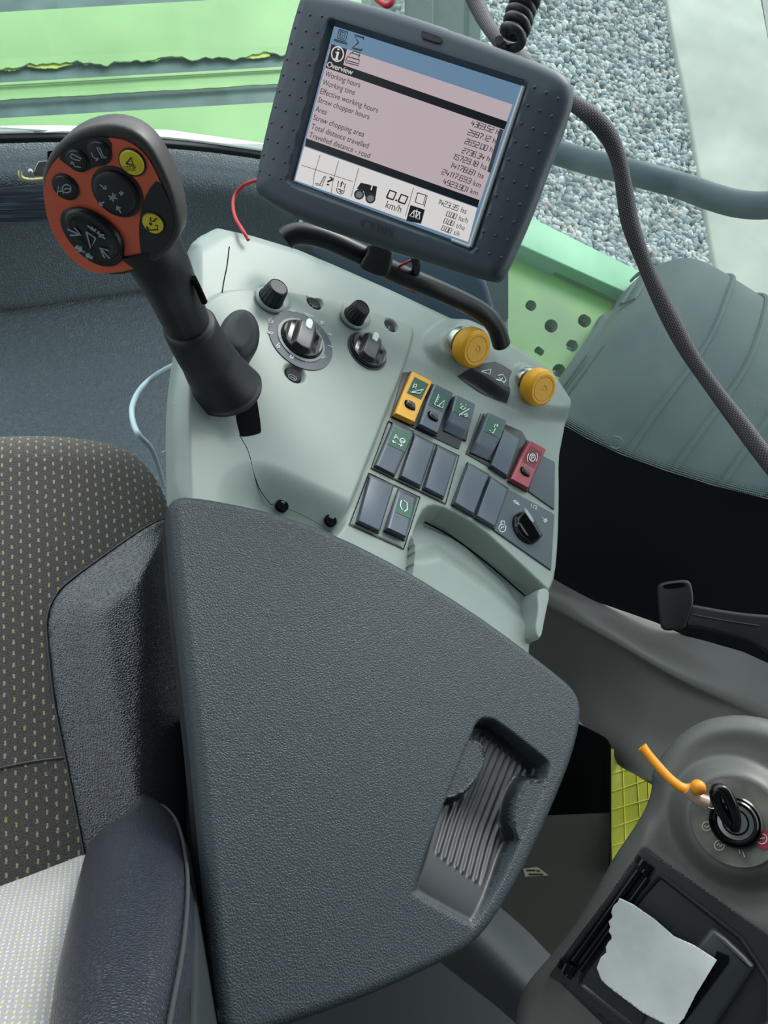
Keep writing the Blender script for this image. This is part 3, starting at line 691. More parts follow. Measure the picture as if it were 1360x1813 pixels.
# ------------------------------------------------------------ control console
CN = cw((0.525, 0.417, 0.71))
CF = Fr(P(600, 960, z=.762), CN, cw((1, -.25, 0)))
LIDXY = [(x, y) for x, y in ((299, 900), (302, 880), (335, 872), (400, 882), (500, 904), (600, 941), (720, 1002), (830, 1070), (920, 1134), (1000, 1196), (1034, 1250), (1018, 1340), (880, 1630), (690, 1752), (400, 1850), (368, 1560), (328, 1180))]
LIDF = Fr(P(650, 1300, z=.80), unit((.12, -.05, 1)), (1, 0, 0))
PX = .00065          # size of one photo pixel at the console, metres
con_out = [(344, 425), (352, 405), (368, 391), (386, 385), (450, 400), (530, 425), (600, 455), (700, 500), (800, 548), (870, 585), (925, 622), (975, 655), (997, 675), (1004, 700), (1006, 738), (998, 780), (992, 812),
    (993, 880), (991, 960), (986, 1020), (976, 1046), (968, 1052), (966, 1085), (958, 1140), (962, 1175), (950, 1220), (800, 1180), (600, 1060), (400, 960), (345, 915), (318, 884), (313, 860), (312, 800), (311, 730), (313, 680), (320, 620), (332, 560), (340, 500)]
con = thing('control_console', 'sage grey plastic control console between seat, armrest lid and side window', 'control console', CF)
co = chaikin(CF.ls(con_out), 1)
p1 = chaikin(CF.ls([(300, 640), (340, 560), (372, 525), (405, 515), (450, 514), (500, 517), (560, 528), (640, 548), (733, 577), (728, 610), (712, 660), (690, 715), (665, 780), (640, 845), (618, 900), (600, 945), (560, 960), (300, 960)]), 2)
pr_ = chaikin(CF.ls([(745, 600), (775, 575), (812, 556), (850, 566), (880, 590), (930, 628), (985, 662), (1010, 690), (1015, 745), (970, 745), (925, 735), (880, 712), (840, 684), (800, 662), (760, 640)]), 2)
tr = chaikin(CF.ls([(742, 905), (760, 890), (790, 896), (850, 930), (905, 980), (965, 1036), (985, 1056), (985, 1240), (700, 1100), (722, 1010), (724, 960)]), 1)
far = CF.ls([(330, 415), (386, 385), (450, 400), (530, 425), (600, 455), (700, 500), (800, 548), (870, 585), (975, 655), (1004, 700)])
leftedge = CF.ls([(340, 430), (340, 500), (332, 560), (320, 620), (313, 680), (311, 730), (312, 800), (315, 880)])
bow = [CF.l(520, 880), CF.l(560, 905)]
podc = [CF.l(812, 612), CF.l(925, 683)]
btnc = [(CF.l(478, 530), .020), (CF.l(625, 562), .018)]
dish = [(CF.l(553, 541), .012, .005), (CF.l(688, 582), .011, .005), (CF.l(517, 667), .014, .006)]
def con_h(A, B, sd):
    h = np.zeros_like(A)
    h += rnd(sdline(A, B, far), .030)*.9                       # shoulder rolling away on the far side
    h += -.010*(1-ss(sdline(A, B, leftedge)/.012))
    a = sdpoly(A, B, p1); h += .007*ss((a+.001)/.006)
    b = sdpoly(A, B, pr_); h += .014*ss((b+.004)/.022)
    for x, y in podc:
        r = np.hypot(A-x, B-y); h += .006*(1-ss((r-.020)/.010))
    c = sdpoly(A, B, tr); dl = sdline(A, B, CF.ls([(742, 905), (790, 896), (905, 980), (965, 1036)]))
    h += -.030*ss(c/.014)+.012*ss((dl-.03)/.03)*(c > 0)
    # hollow in front of the lid with the two screws
    (x, y), (x2, y2) = CF.l(470, 905), CF.l(620, 970)
    dd = sdline(A, B, [(x, y), (x2, y2)]); h += -.024*(1-ss((dd-.004)/.050))*(a > -.004)*ss(a/.01+.4)
    for (x, y), r_ in btnc:
        r = np.hypot(A-x, B-y); h += .003*(1-ss((r-r_)/.004))
    for (x, y), r_, dp in dish:
        r = np.hypot(A-x, B-y); h += -dp*(1-ss((r-r_*.62)/(r_*.38)))
    h = h+rnd(sd, .006)
    # the shell dips under the padded lid
    wx = CF.O[0]+CF.U[0]*A+CF.V[0]*B; wy = CF.O[1]+CF.U[1]*A+CF.V[1]*B; wz = CF.O[2]+CF.U[2]*A+CF.V[2]*B+CF.N[2]*h
    q = LIDF.ls(LIDXY); wz0 = LIDF.O[2]-(LIDF.N[0]*(wx-LIDF.O[0])+LIDF.N[1]*(wy-LIDF.O[1]))/LIDF.N[2]
    s = sdpoly((wx-LIDF.O[0])*LIDF.U[0]+(wy-LIDF.O[1])*LIDF.U[1]+(wz-LIDF.O[2])*LIDF.U[2], (wx-LIDF.O[0])*LIDF.V[0]+(wy-LIDF.O[1])*LIDF.V[1]+(wz-LIDF.O[2])*LIDF.V[2], q)
    return h-np.maximum(0, wz-(wz0-.008-.02*ss(s/.03)))/CF.N[2]*ss((s+.001)/.007)
m = MB(); m.relief(co, con_h, .0016, .030); shell = obj('console_shell', m, M_['console'], con, CF, smooth=70)
def H(px, py):
    x, y = CF.l(px, py); A = np.array([[x]]); B = np.array([[y]]); h = float(con_h(A, B, np.maximum(sdpoly(A, B, co), 0))[0, 0])
    x, y = CF.l(px, py, h); A = np.array([[x]]); B = np.array([[y]]); return float(con_h(A, B, np.maximum(sdpoly(A, B, co), 0))[0, 0])
def cl(px, py, dh=0):
    h = H(px, py)+dh; return (*CF.l(px, py, h), h)
def seam(pts, r=.0007): 
    m = MB(); q = [cl(x, y) for x, y in catmull(pts, 4)]; m.tube(q, r, n=5); return obj('panel_seam', m, M_['void'], con, CF)
seam([(424, 770), (440, 800), (450, 840), (462, 870), (480, 894)], .0004); seam([(406, 437), (402, 470), (396, 500), (393, 520)])
seam([(724, 962), (724, 985), (725, 1006)]); seam([(748, 922), (800, 950), (860, 995), (930, 1055)], .0011); seam([(480, 893), (520, 905), (560, 925), (590, 945)], .00025)
m = MB(); q = CF.ls([(412, 700), (452, 690), (463, 762), (460, 768), (430, 774), (424, 770)], H(440, 740)); m.prism(chaikin(q, 1), H(440, 740)-.004, H(440, 740)+.0006); obj('lever_slot', m, M_['void'], con, CF)
for x, y in ((500, 895), (586, 921)):
    a, b, h = cl(x, y); m = MB(); m.lathe([(.0068, -.003), (.0068, .0006), (.0055, .0010), (.0045, -.0004), (.0022, -.0004), (.0018, .0004), (0, .0004)], 28, a, b, h); obj('screw', m, M_['void'], con, CF)
m = MB(); w = [cl(964, 1044, .012), cl(970, 1050, .012)]
wl = CF.ls([(950, 1045), (967, 1040), (974, 1052), (966, 1088), (957, 1136), (946, 1118), (953, 1080)], .0); m.prism(chaikin(wl, 1), -.03, .001, .002); obj('tray_wall', m, M_['console'], con, CF)

# ---- knobs and dials
def con_thing(name, label, cat, px, py, group=None, dh=0):
    a, b, h = cl(px, py, dh); f = CF.at(a, b, h); return thing(name, label, cat, f, group), f
for (px, py, s, lab, g) in ((478, 531, 1.0, 'tall dark ribbed knob above the ringed dial, nearest the joystick', 1), (625, 563, .95, 'tall dark ribbed knob above the plain dial, nearer the monitor bracket', 1)):
    t, f = con_thing('adjuster_knob', lab, 'knob', px, py, 'tall ribbed console knobs')
    m = MB(); m.lathe([(.0175*s, -.001), (.0175*s, .0015), (.0150*s, .003), (.0148*s, .001), (0, .001)], 36); obj('collar', m, M_['console'], t, f)
    m = MB(); m.lathe([(.0145*s, .001), (.0143*s, .004), (.0120*s, .021*s), (.0115*s, .0225*s), (.0100*s, .0238*s), (.0096*s, .0232*s), (0, .0230*s)], 96, flute=16, fd=.07, fz=(.0005, .0215*s)); obj('knob_cap', m, M_['blackm'], t, f, smooth=50)
t, f = con_thing('menu_dial', 'rotary dial on the console inside a grey ring of small white symbols', 'dial', 533, 603, 'rotary dials with a white pointer')
m = MB(); m.lathe([(.0305, 0), (.0305, .0011), (.0405, .0011), (.0405, 0)], 72, cap=False); ring = obj('symbol_ring', m, M_['plate'], t, f)
def dial_top(t, f, s=1.0):
    m = MB(); m.lathe([(.0262*s, 0), (.0262*s, .003*s), (.0250*s, .006*s), (.0238*s, .0065*s), (0, .0065*s)], 56); obj('dial_base', m, M_['gloss'], t, f)
    # waisted grip bar along the pointer direction
    ang = math.atan2(*(np.array(f.l(*[545, 560] if s > .97 else [661, 590]))-np.array(f.l(*[530, 612] if s > .97 else [645, 636])))[::-1])
    gf = Fr(f.O, f.N, f.U*math.cos(ang)+f.V*math.sin(ang))
    def gh(A, B, sd):
        bar = 1-ss((np.abs(B/s)-.0088)/.005); dome = 1-.25*np.clip(A/s/.024, -1, 1)**2
        return (.0062+.0080*bar*dome*ss(sd/.004)+.002*ss((np.abs(B)-.017*s)/.006))*s
    m = MB(); m.relief(circle(0, 0, .0245*s, 60), gh, .0011, .0); obj('grip', m, plain('dial_grip', (42, 45, 49), .34), t, gf, smooth=60)
    m = MB(); m.prism(chaikin([(.0245*s, -.0042*s), (.0245*s, .0042*s), (.010*s, .0042*s), (.0085*s, .002*s), (.0085*s, -.002*s), (.010*s, -.0042*s)], 1), .010*s, .0150*s, .001); obj('pointer', m, M_['white'], t, gf)
m = MB(); m.lathe([(.0300, 0), (.0300, .0020), (.0268, .0026), (.0262, .0005)], 56, cap=False); obj('bezel', m, M_['console'], t, f)
dial_top(t, f, .985)
# white symbols on the ring (traced in the crop of 440,470 at 4.857x)
def K3(pts): return [(440+x/4.857, 470+y/4.857) for x, y in pts]
def marks(mb, fr, h, lists, w, mi=0):
    for pts in lists:
        mb.stroke(fr.ls(pts, h), w, h, mi=mi)
m = MB()
sy = [[(235, 408), (262, 400), (285, 412), (255, 412)], [(350, 385), (380, 395), (402, 392)], [(472, 402), (490, 412), (560, 438), (520, 440), (486, 418)], [(628, 472), (632, 510)], [(612, 480), (650, 502)], [(612, 503), (650, 482)],
      [(685, 585), (715, 590), (712, 600), (690, 596)], [(683, 690), (700, 692), (722, 702)], [(600, 790), (625, 792), (650, 765), (662, 778), (640, 795), (610, 798)], [(500, 800), (512, 792), (524, 800), (524, 812)], [(488, 822), (498, 832), (508, 822), (518, 832), (530, 822), (540, 834)],
      [(172, 468), (185, 458), (200, 465), (212, 482), (200, 494), (180, 486), (172, 468)], [(190, 472), (200, 480)], [(165, 560), (175, 582), (200, 588), (214, 578), (190, 572), (172, 575)], [(240, 690), (252, 678), (268, 690), (262, 708), (245, 706), (240, 690)], [(254, 668), (272, 672)], [(250, 695), (258, 692)]]
for k in range(8):
    a = k*math.pi/4; sy.append([(374+12*math.cos(a), 783+12*math.sin(a)), (374+24*math.cos(a), 783+22*math.sin(a))])
sy.append([(374+11*math.cos(a), 783+11*math.sin(a)) for a in np.linspace(0, 6.28, 10)])
marks(m, f, .0012, [K3(q) for q in sy], .0008); obj('dial_symbols', m, M_['white'], t, f, smooth=0)
t, f = con_thing('select_dial', 'rotary dial with a white pointer and no symbol ring, right of the ringed dial', 'dial', 650, 622, 'rotary dials with a white pointer')
m = MB(); m.lathe([(.0275, 0), (.0275, .0010), (.0250, .0012), (.0245, .0002)], 56, cap=False); obj('bezel', m, M_['trimd'], t, f)
dial_top(t, f, .955)
def pbtn(px, py, r, lab, icon, ov=1.15):
    t, f = con_thing('push_button', lab, 'button', px, py, 'small black console push buttons')
    f2 = Fr(f.O, f.N, cw((.85, -.5, 0)))
    m = MB(); v = [(r*1.08, -.003), (r*1.08, .002), (r*.98, .0042), (r*.85, .0050), (r*.6, .0046), (0, .0044)]; m.lathe(v, 36)
    m.v = [(a*ov, b, c) for a, b, c in m.v]; obj('button_cap', m, plain('button_black', (12, 13, 15), .6, spec=.25), t, f2)
    m = MB(); marks(m, f2, .0047, [K3(q) for q in icon], .0005); obj('button_symbol', m, M_['print'], t, f2, smooth=0)
pbtn(553, 541, .0082, 'small black push button lettered ESC in a dish above the ringed dial', [[(535, 328), (515, 336), (528, 345), (512, 352)], [(562, 340), (545, 345), (560, 352), (544, 360)], [(592, 352), (575, 350), (570, 362), (584, 368)]])
pbtn(686, 581, .0082, 'small black push button marked with the letter i in a dish above the plain dial', [[(1200, 530), (1218, 525)], [(1210, 530), (1202, 548)], [(1195, 548), (1212, 550)]])
pbtn(516, 668, .0100, 'black push button with a card symbol in a dirty dish below the ringed dial', [[(345, 945), (360, 935), (412, 965), (408, 985), (395, 990), (345, 965), (345, 945)], [(360, 955), (400, 975)]], 1.0)

# ---- two yellow pull knobs on the shoulder
for (bx, by, fx, fy, r, lab) in ((822, 611, 845, 619, .0268, 'round yellow push knob on the console shoulder, nearer the monitor'), (940, 681, 963, 689, .0265, 'round yellow push knob at the right corner of the console shoulder')):
    base = CF.w(*cl(bx, by)); end = P(fx, fy, d=float(np.linalg.norm(base-CAM))-.020)
    YF_ = Fr(base, end-base, (0, 0, 1)); L = float(np.linalg.norm(end-base))
    t = thing('yellow_knob', lab, 'knob', YF_, 'yellow push knobs')
    m = MB(); m.lathe([(r*.84, -.012), (r*.86, -.004), (r*.84, -.002), (r*.76, -.001)], 48, cap=False); obj('steel_collar', m, M_['chrome'], t, YF_)
    m = MB(); m.lathe([(r*.76, -.01), (r*.80, .002), (r*.80, .007), (r*.7, .010)], 48, cap=False); obj('rubber_ring', m, M_['black'], t, YF_)
    m = MB(); m.lathe([(r*.75, L-.023), (r*.93, L-.022), (r*1.0, L-.018), (r*1.0, L-.009), (r*.93, L-.003), (r*.78, L), (r*.66, L), (r*.64, L-.001), (r*.62, L), (r*.2, L), (r*.18, L-.0008), (r*.08, L-.0008), (r*.06, L), (0, L)], 56); obj('knob_cap', m, M_['yellow'], t, YF_, smooth=35)
def K4(pts): return [(600+x*.3088, 640+y*.3088) for x, y in pts]
hh_ = H(868, 668)
t, f = con_thing('symbol_plate', 'black curved triangular plate with a white triangle and a tractor symbol between the yellow knobs', 'plate', 868, 668)
def on_shell(mb, dh):
    v = np.array(mb.v); hz_ = con_h(v[:, 0][None], v[:, 1][None], np.maximum(sdpoly(v[:, 0][None], v[:, 1][None], co), 0))[0]; v[:, 2] += hz_+dh; mb.v = v.tolist(); return mb
pq = CF.ls([(820, 657), (856, 644), (876, 641), (893, 649), (906, 658), (901, 670), (900, 680), (903, 693), (906, 707), (890, 700), (859, 684)], hh_)
m = MB(); m.relief(pq, lambda A, B, sd: con_h(A, B, np.maximum(sdpoly(A, B, co), 0))+.0012, .0016, .0); obj('plate', m, M_['black'], t, CF)
m = MB(); marks(m, Fr(CF.O+CF.N*hh_, CF.N, CF.U), 0, [[(a_+(b_-a_)*k/6) for a_, b_ in zip(map(np.array, K4(q)[:-1]), map(np.array, K4(q)[1:])) for k in range(7)] for q in ([(812, 60), (868, 50), (860, 78), (812, 60)], [(905, 85), (935, 78), (945, 95), (955, 108), (940, 128), (925, 110), (900, 105)], [(915, 95), (925, 108), (935, 98)], [(895, 108), (945, 120)])], .0011)
obj('plate_symbols', on_shell(m, .0016), M_['white'], t, CF, smooth=0)

# ---- switches: quads traced in the photo, faces on the console plane
SH = .007
def base_under(name, quad, lab, cat, mats, grp, extra=None, z=SH):
    q = CF.ls(quad, z); c = np.mean(q, 0); f = CF.at(c[0], c[1], 0); t = thing(name, lab, cat, f, grp); return t, f
def grow(q, d):
    q = np.array(q, float); c = q.mean(0); return [tuple(c+(p-c)*(1+d/np.linalg.norm(p-c))) for p in q]
def inter(quad, u, v):
    a, b, c, d = [np.array(k, float) for k in quad]; return tuple((a*(1-u)+b*u)*(1-v)+(d*(1-u)+c*u)*v)
def housing(t, quad):
    m = MB(); q = CF.ls(grow(quad, 4.5), .003); m.prism(q, -.004, .0032, .0008); obj('housing', m, M_['black'], t, CF)
def rocker(quad, prof, mat, lab, icon=None, iq=(.12, .08, .88, .42), imat='green', ibase='white', lock=False, top=False):
    t, f = base_under('rocker_switch', quad, lab, 'switch', None, 'rocker switches on the console'); housing(t, quad)
    q = CF.ls(quad, SH)
    pf = lambda v: float(np.interp(v, [p[0] for p in prof], [p[1] for p in prof]))
    def hf(u, v):
        e = min(u, 1-u)*2; return pf(v)-(.0012 if e < .06 else 0)
    m = MB(); m.patch(q, hf, 16, 28, .002); obj('rocker', m, mat, t, CF, smooth=50)
    if imat:
        u0, v0, u1, v1 = iq; pp_ = [inter(q, u0, v0), inter(q, u1, v0), inter(q, u1, v1), inter(q, u0, v1)]
        m = MB(); m.patch(pp_, lambda u, v: pf(v0+(v1-v0)*v)+.0004, 4, 8, .004); obj('symbol_tile', m, M_[imat] if isinstance(imat, str) else imat, t, CF)
        if icon:
            m = MB(); q_ = [np.array(a) for a in q]
            for pl in icon:
                loc = np.array(CF.ls(K4(pl), SH)); hz = pf((v0+v1)/2)+.0007
                m.stroke(loc, .0012, hz, .0004)
            # follow the slope of the rocker face
            vv = np.array(m.v); e = q_[3]-q_[0]; vpar = ((vv[:, :2]-q_[0])@e)/(e@e); vv[:, 2] += np.interp(vpar, [p[0] for p in prof], [p[1] for p in prof])-pf((v0+v1)/2); m.v = vv.tolist()
            obj('symbol', m, M_[ibase], t, CF, smooth=0)
    if lock:
        a = inter(q, .5, .70); u_ = unit(np.array(inter(q, .8, .70))-a); n_ = np.array((-u_[1], u_[0])); hz = pf(.70)
        oval = [tuple(np.array(a)+u_*x*.0080+n_*y*.0066) for x, y in zip(np.sign(np.cos(np.linspace(0, 6.28, 25)[:-1]))*np.abs(np.cos(np.linspace(0, 6.28, 25)[:-1]))**.6, np.sign(np.sin(np.linspace(0, 6.28, 25)[:-1]))*np.abs(np.sin(np.linspace(0, 6.28, 25)[:-1]))**.7)]
        m = MB(); m.prism(oval, hz-.001, hz+.0003); obj('lock_recess', m, M_['void'], t, CF)
        ov2 = [tuple(np.array(a)+(np.array(p)-a)*np.array((.86, .86))) for p in oval]; m = MB(); m.prism(ov2, hz, hz+.0030, .0016); obj('lock_slider', m, M_['gloss'], t, CF)
    return t
flat = [(0, .0075), (.5, .0065), (1, .0075)]; V1 = [(0, .012), (.45, .0078), (1, .0095)]; V2 = [(0, .0150), (.5, .0138), (.78, .0090), (1, .0020)]; V3 = [(0, .0055), (.1, .0060), (.5, .0075), (.85, .010), (1, .011)]
G = {k: K4(v) for k, v in dict(
    s1=[(410, 70), (525, 128), (430, 352), (318, 300)], s2=[(535, 140), (645, 195), (562, 415), (458, 362)], s3=[(650, 210), (762, 265), (728, 440), (612, 385)],
    s4=[(835, 310), (942, 360), (870, 560), (765, 512)], s5=[(945, 390), (1035, 445), (965, 655), (873, 595)], s6=[(1083, 465), (1175, 515), (1082, 730), (983, 675)],
    s7=[(310, 360), (425, 408), (322, 645), (215, 590)], s8=[(435, 428), (545, 480), (467, 712), (355, 657)], s9=[(565, 492), (670, 545), (600, 776), (492, 722)],
    s10=[(180, 665), (310, 715), (230, 970), (110, 915)], s11=[(345, 740), (445, 785), (378, 1012), (270, 960)], s12=[(742, 590), (855, 655), (772, 872), (663, 810)], s13=[(870, 668), (965, 735), (892, 945), (790, 885)]).items()}
rocker(G['s1'], V1, M_['yellow'], 'yellow rocker switch with a green R and triangle tile and black lock slider', [[(415, 160), (422, 140), (436, 142), (434, 154), (420, 152), (434, 164)], [(405, 182), (475, 170), (455, 190), (405, 182)]], (.18, .09, .88, .46), lock=True)
rocker(G['s2'], V1, M_['switch'], 'dark rocker switch with black lock slider right beside the yellow switch', [[(560, 200), (543, 248), (548, 258)], [(556, 212), (566, 216)], [(553, 222), (562, 226)], [(549, 232), (558, 236)], [(563, 262), (595, 232), (588, 272), (555, 258)]], (.14, .10, .88, .48), lock=True)
rocker(G['s3'], V2, M_['switch'], 'dark rocker switch with one end tipped up and a green tile crossed by a slash', [[(668, 325), (726, 290)], [(672, 285), (690, 275), (705, 285), (688, 296), (672, 285)], [(674, 268), (680, 262)], [(700, 268), (708, 274)], [(695, 325), (714, 318), (718, 330), (700, 334)], [(680, 322), (688, 326)]], (.10, .14, .82, .52))
rocker(G['s4'], V2, M_['switch'], 'dark tipped rocker switch with a green tile of a stepped line with plus and minus', [[(875, 378), (866, 395), (874, 402), (862, 428), (852, 424)], [(880, 384), (890, 388)], [(886, 378), (882, 394)], [(840, 412), (850, 417)]], (.12, .12, .86, .50))
pk = [[(1100+14*math.cos(a)*1.1, 558+20*math.sin(a)) for a in np.linspace(0, 6.28, 16)]]
pk += [[(1100+27*math.cos(a), 558+32*math.sin(a)) for a in np.linspace(-.75, .75, 8)], [(1100+27*math.cos(a), 558+32*math.sin(a)) for a in np.linspace(2.4, 3.9, 8)], [(1092, 572), (1098, 546), (1108, 548), (1106, 558), (1096, 558)]]
rocker(G['s6'], V1, M_['red'], 'crimson parking brake rocker switch with a circled P and black lock slider', pk, (.16, .10, .88, .50), imat=plain('crimson_tile', (112, 22, 46), .4), lock=True)
a_ = [(345, 455)]
rocker(G['s7'], [(0, .0075), (.2, .0085), (.45, .0085), (1, .0065)], M_['switch'], 'dark rocker switch with a green tile of a letter A, steering wheel and double arrow', [[(310, 448), (322, 424), (334, 452)], [(315, 440), (330, 442)], [(358+15*math.cos(a), 460+13*math.sin(a)) for a in np.linspace(0, 6.28, 14)], [(346, 462), (370, 464)], [(300, 464), (322, 474)], [(308, 458), (300, 464), (306, 472)], [(334, 480), (356, 488)], [(350, 478), (357, 488), (345, 492)]], (.08, .06, .98, .50))
rocker(G['s11'], V3, M_['switch'], 'dark rocker switch with a green hexagon tile beside the two lowest switches of the console', [[(356, 800), (350, 830), (362, 855)], [(372, 796), (392, 812), (390, 850), (372, 862)], [(356, 800), (360, 797)]], (.18, .16, .96, .54))
for k, lab in (('s5', 'blank dark switch cover left of the crimson parking brake switch'), ('s8', 'blank dark switch cover right beside the letter A switch'), ('s9', 'blank dark switch cover at the right end of the middle left row'), ('s10', 'blank dark switch cover in the lowest row, nearest the armrest lid'),
    ('s12', 'blank dark switch cover above the tray recess, left one of its pair'), ('s13', 'blank dark switch cover with a tiny bright speck, touching the grey knob plate')):
    t, f = base_under('switch_blank', G[k], lab, 'switch cover', None, 'blank switch covers'); housing(t, G[k])
    m = MB(); m.prism(CF.ls(G[k], SH), .0, SH+.001, .0012); obj('cover', m, M_['switch'], t, CF)
# thin frames round the switch groups
for k, poly in ((0, [(370, 62), (402, 62), (760, 260), (765, 285), (690, 502), (672, 496), (296, 318)]), (1, [(285, 342), (690, 540), (612, 818), (185, 612)]), (2, [(172, 640), (466, 778), (372, 1075), (62, 935)]), (3, [(815, 298), (1050, 400), (1085, 462), (1040, 600), (1000, 705), (970, 665), (728, 528)]), (4, [(735, 578), (968, 728), (888, 965), (642, 820)])):
    q = CF.ls(K4(poly), .001); m = MB()
    if k in (1, 2):
        m.stroke(list(q)+[q[0]], .0008, .0005, .0006)
        m.prism(offset(ccw(q), .0022), -.004, .0007, .0003)
        obj('switch_frame', m, M_['void'] if 0 else [M_['console']][0], con, CF)
        m = MB(); m.stroke(list(q)+[q[0]], .0009, .0008, .0006); obj('frame_groove', m, M_['void'], con, CF, smooth=0)
    else:
        m.prism(q, -.004, .0012, .0004); obj('switch_frame', m, M_['black'], con, CF)
t, f = base_under('cover_plate', K4([(1175, 545), (1240, 580), (1235, 845), (1085, 740)]), 'plain grey wedge plate between the crimson switch and the console edge', 'plate', None, None)
m = MB(); m.prism(chaikin(CF.ls(K4([(1150, 530), (1232, 572), (1240, 585), (1236, 848), (1087, 742)]), .002), 0), -.003, .0022, .0006); obj('plate', m, M_['plate'], t, CF)
t, f = base_under('knob_plate', K4([(965, 735), (1235, 880), (1215, 1195), (890, 965)]), 'grey plate with white tortoise, hare and 1/2 marks under the black rotary knob', 'plate', None, None)
m = MB(); m.prism(CF.ls(K4([(968, 730), (1225, 868), (1236, 880), (1218, 1195), (890, 966)]), .002), -.003, .0022, .0006); obj('plate', m, M_['plate'], t, CF)
m = MB()
marks(m, CF, .0023, [K4(q) for q in ([(1000, 800), (1012, 796), (1026, 808), (1036, 824), (1026, 820), (1005, 808), (1000, 800)], [(1008, 804), (1028, 816)], [(1166, 893), (1176, 905), (1190, 902), (1195, 912), (1182, 922), (1172, 912), (1190, 908)], [(1178, 912), (1180, 924)],
    [(937+20*math.cos(a), 955+22*math.sin(a)) for a in np.linspace(0, 6.28, 16)], [(928, 932), (930, 916), (950, 916), (950, 930)], [(955, 945), (960, 950)], [(928, 960), (935, 948), (948, 950)])], .0010)
p0, p1_ = CF.l(600+1097*.3088, 640+842*.3088), CF.l(600+1130*.3088, 640+855*.3088)
m.text('1/2', p0, p1_, .0062, .0024); obj('plate_symbols', m, M_['white'], t, CF, smooth=0)
# black rotary speed knob
a, b = CF.l(600+1075*.3088, 640+955*.3088, .004); f = CF.at(a, b, .0022)
ang = math.atan2(*(np.array(f.l(942, 911, .008))-np.array(f.l(925, 955, .008)))[::-1]) if False else None
v0_ = np.array(f.l(*K4([(1110, 935)])[0], .012)); v1_ = np.array(f.l(*K4([(1062, 860)])[0], .012)); dv_ = v1_-v0_
gf = Fr(f.O, f.N, f.U*dv_[0]+f.V*dv_[1])
t = thing('speed_knob', 'glossy black rotary knob with a pale grey pointer at the right end of the console', 'knob', gf)
m = MB(); m.lathe([(.0215, 0), (.0212, .003), (.0195, .005), (0, .005)], 44); obj('knob_base', m, M_['gloss'], t, gf)
ol = [(.0215*math.cos(t_), .0195*math.sin(t_)) for t_ in np.linspace(0, 2*math.pi, 40, endpoint=False)]
m = MB(); m.relief(ol, lambda A, B, sd: .004+.004*ss(sd/.004)+.0085*(1-ss((np.abs(B)-.002)/.011))*ss(sd/.004+.25)*(1-.15*(A/.022)**2), .0010, .0); obj('grip', m, M_['gloss'], t, gf, smooth=60)
m = MB(); m.prism(chaikin([(.0215, -.0028), (.0215, .0028), (.003, .0034), (.001, 0), (.003, -.0034)], 1), .012, .0166, .0008); obj('pointer', m, plain('pale_pointer', (150, 160, 168), .4), t, gf)

# ---- armrest lid
AF = LIDF
lid = thing('armrest_lid', 'large dark grained vinyl armrest lid with a ribbed finger tray', 'armrest', AF)
lo_ = chaikin(AF.ls([(299, 900), (302, 887), (312, 877), (335, 874), (400, 884), (500, 906), (600, 943), (720, 1004), (830, 1072), (920, 1136), (1000, 1198), (1024, 1222), (1034, 1250), (1032, 1285), (1018, 1340), (995, 1400), (962, 1478), (928, 1548), (880, 1630), (845, 1672), (800, 1700), (690, 1752), (600, 1788), (500, 1822), (420, 1850), (395, 1838), (384, 1740), (368, 1560), (348, 1350), (328, 1180), (312, 1040)]), 1)
tq = chaikin(AF.ls([(846, 1272), (862, 1270), (880, 1276), (962, 1340), (973, 1352), (972, 1372), (955, 1420), (918, 1500), (880, 1582), (840, 1646), (830, 1643), (726, 1586), (724, 1578), (745, 1520), (790, 1405), (835, 1290)], -.002), 1)
tabL = chaikin(AF.ls([(838, 1312), (852, 1316), (860, 1335), (856, 1358), (842, 1380), (824, 1400), (805, 1407), (780, 1412), (770, 1400), (800, 1330)]), 2)
tabR = chaikin(AF.ls([(985, 1380), (955, 1384), (942, 1382), (930, 1392), (918, 1420), (914, 1450), (918, 1478), (925, 1488), (960, 1480)]), 2)
(ax_, ay_), (bx_, by_) = AF.l(905, 1310), AF.l(790, 1600); tl = np.array((bx_-ax_, by_-ay_)); TL = np.linalg.norm(tl); tu = tl/TL; tn = np.array((-tu[1], tu[0]))
def lid_h(A, B, sd):
    h = rnd(sd, .009)
    c = sdpoly(A, B, tq); s = (A-ax_)*tu[0]+(B-ay_)*tu[1]; q = (A-ax_)*tn[0]+(B-ay_)*tn[1]
    depth = .016*(1-ss((s/TL-.45)/.60))+.0035
    tm = np.minimum(c, -np.maximum(sdpoly(A, B, tabL), sdpoly(A, B, tabR)))
    rib = .0016*np.clip(np.sin(q/.0068*2*math.pi), -.6, .8)*(s < TL*.80)*(s > -.004)*ss((c-.010)/.004)
    side = -.0015*(np.maximum(sdpoly(A, B, tabL), sdpoly(A, B, tabR)) > 0)*(c > 0)
    return h-depth*ss(tm/.007)+rib*ss((tm-.006)/.003)+side
m = MB(); m.relief(lo_, lid_h, .0015, .022)
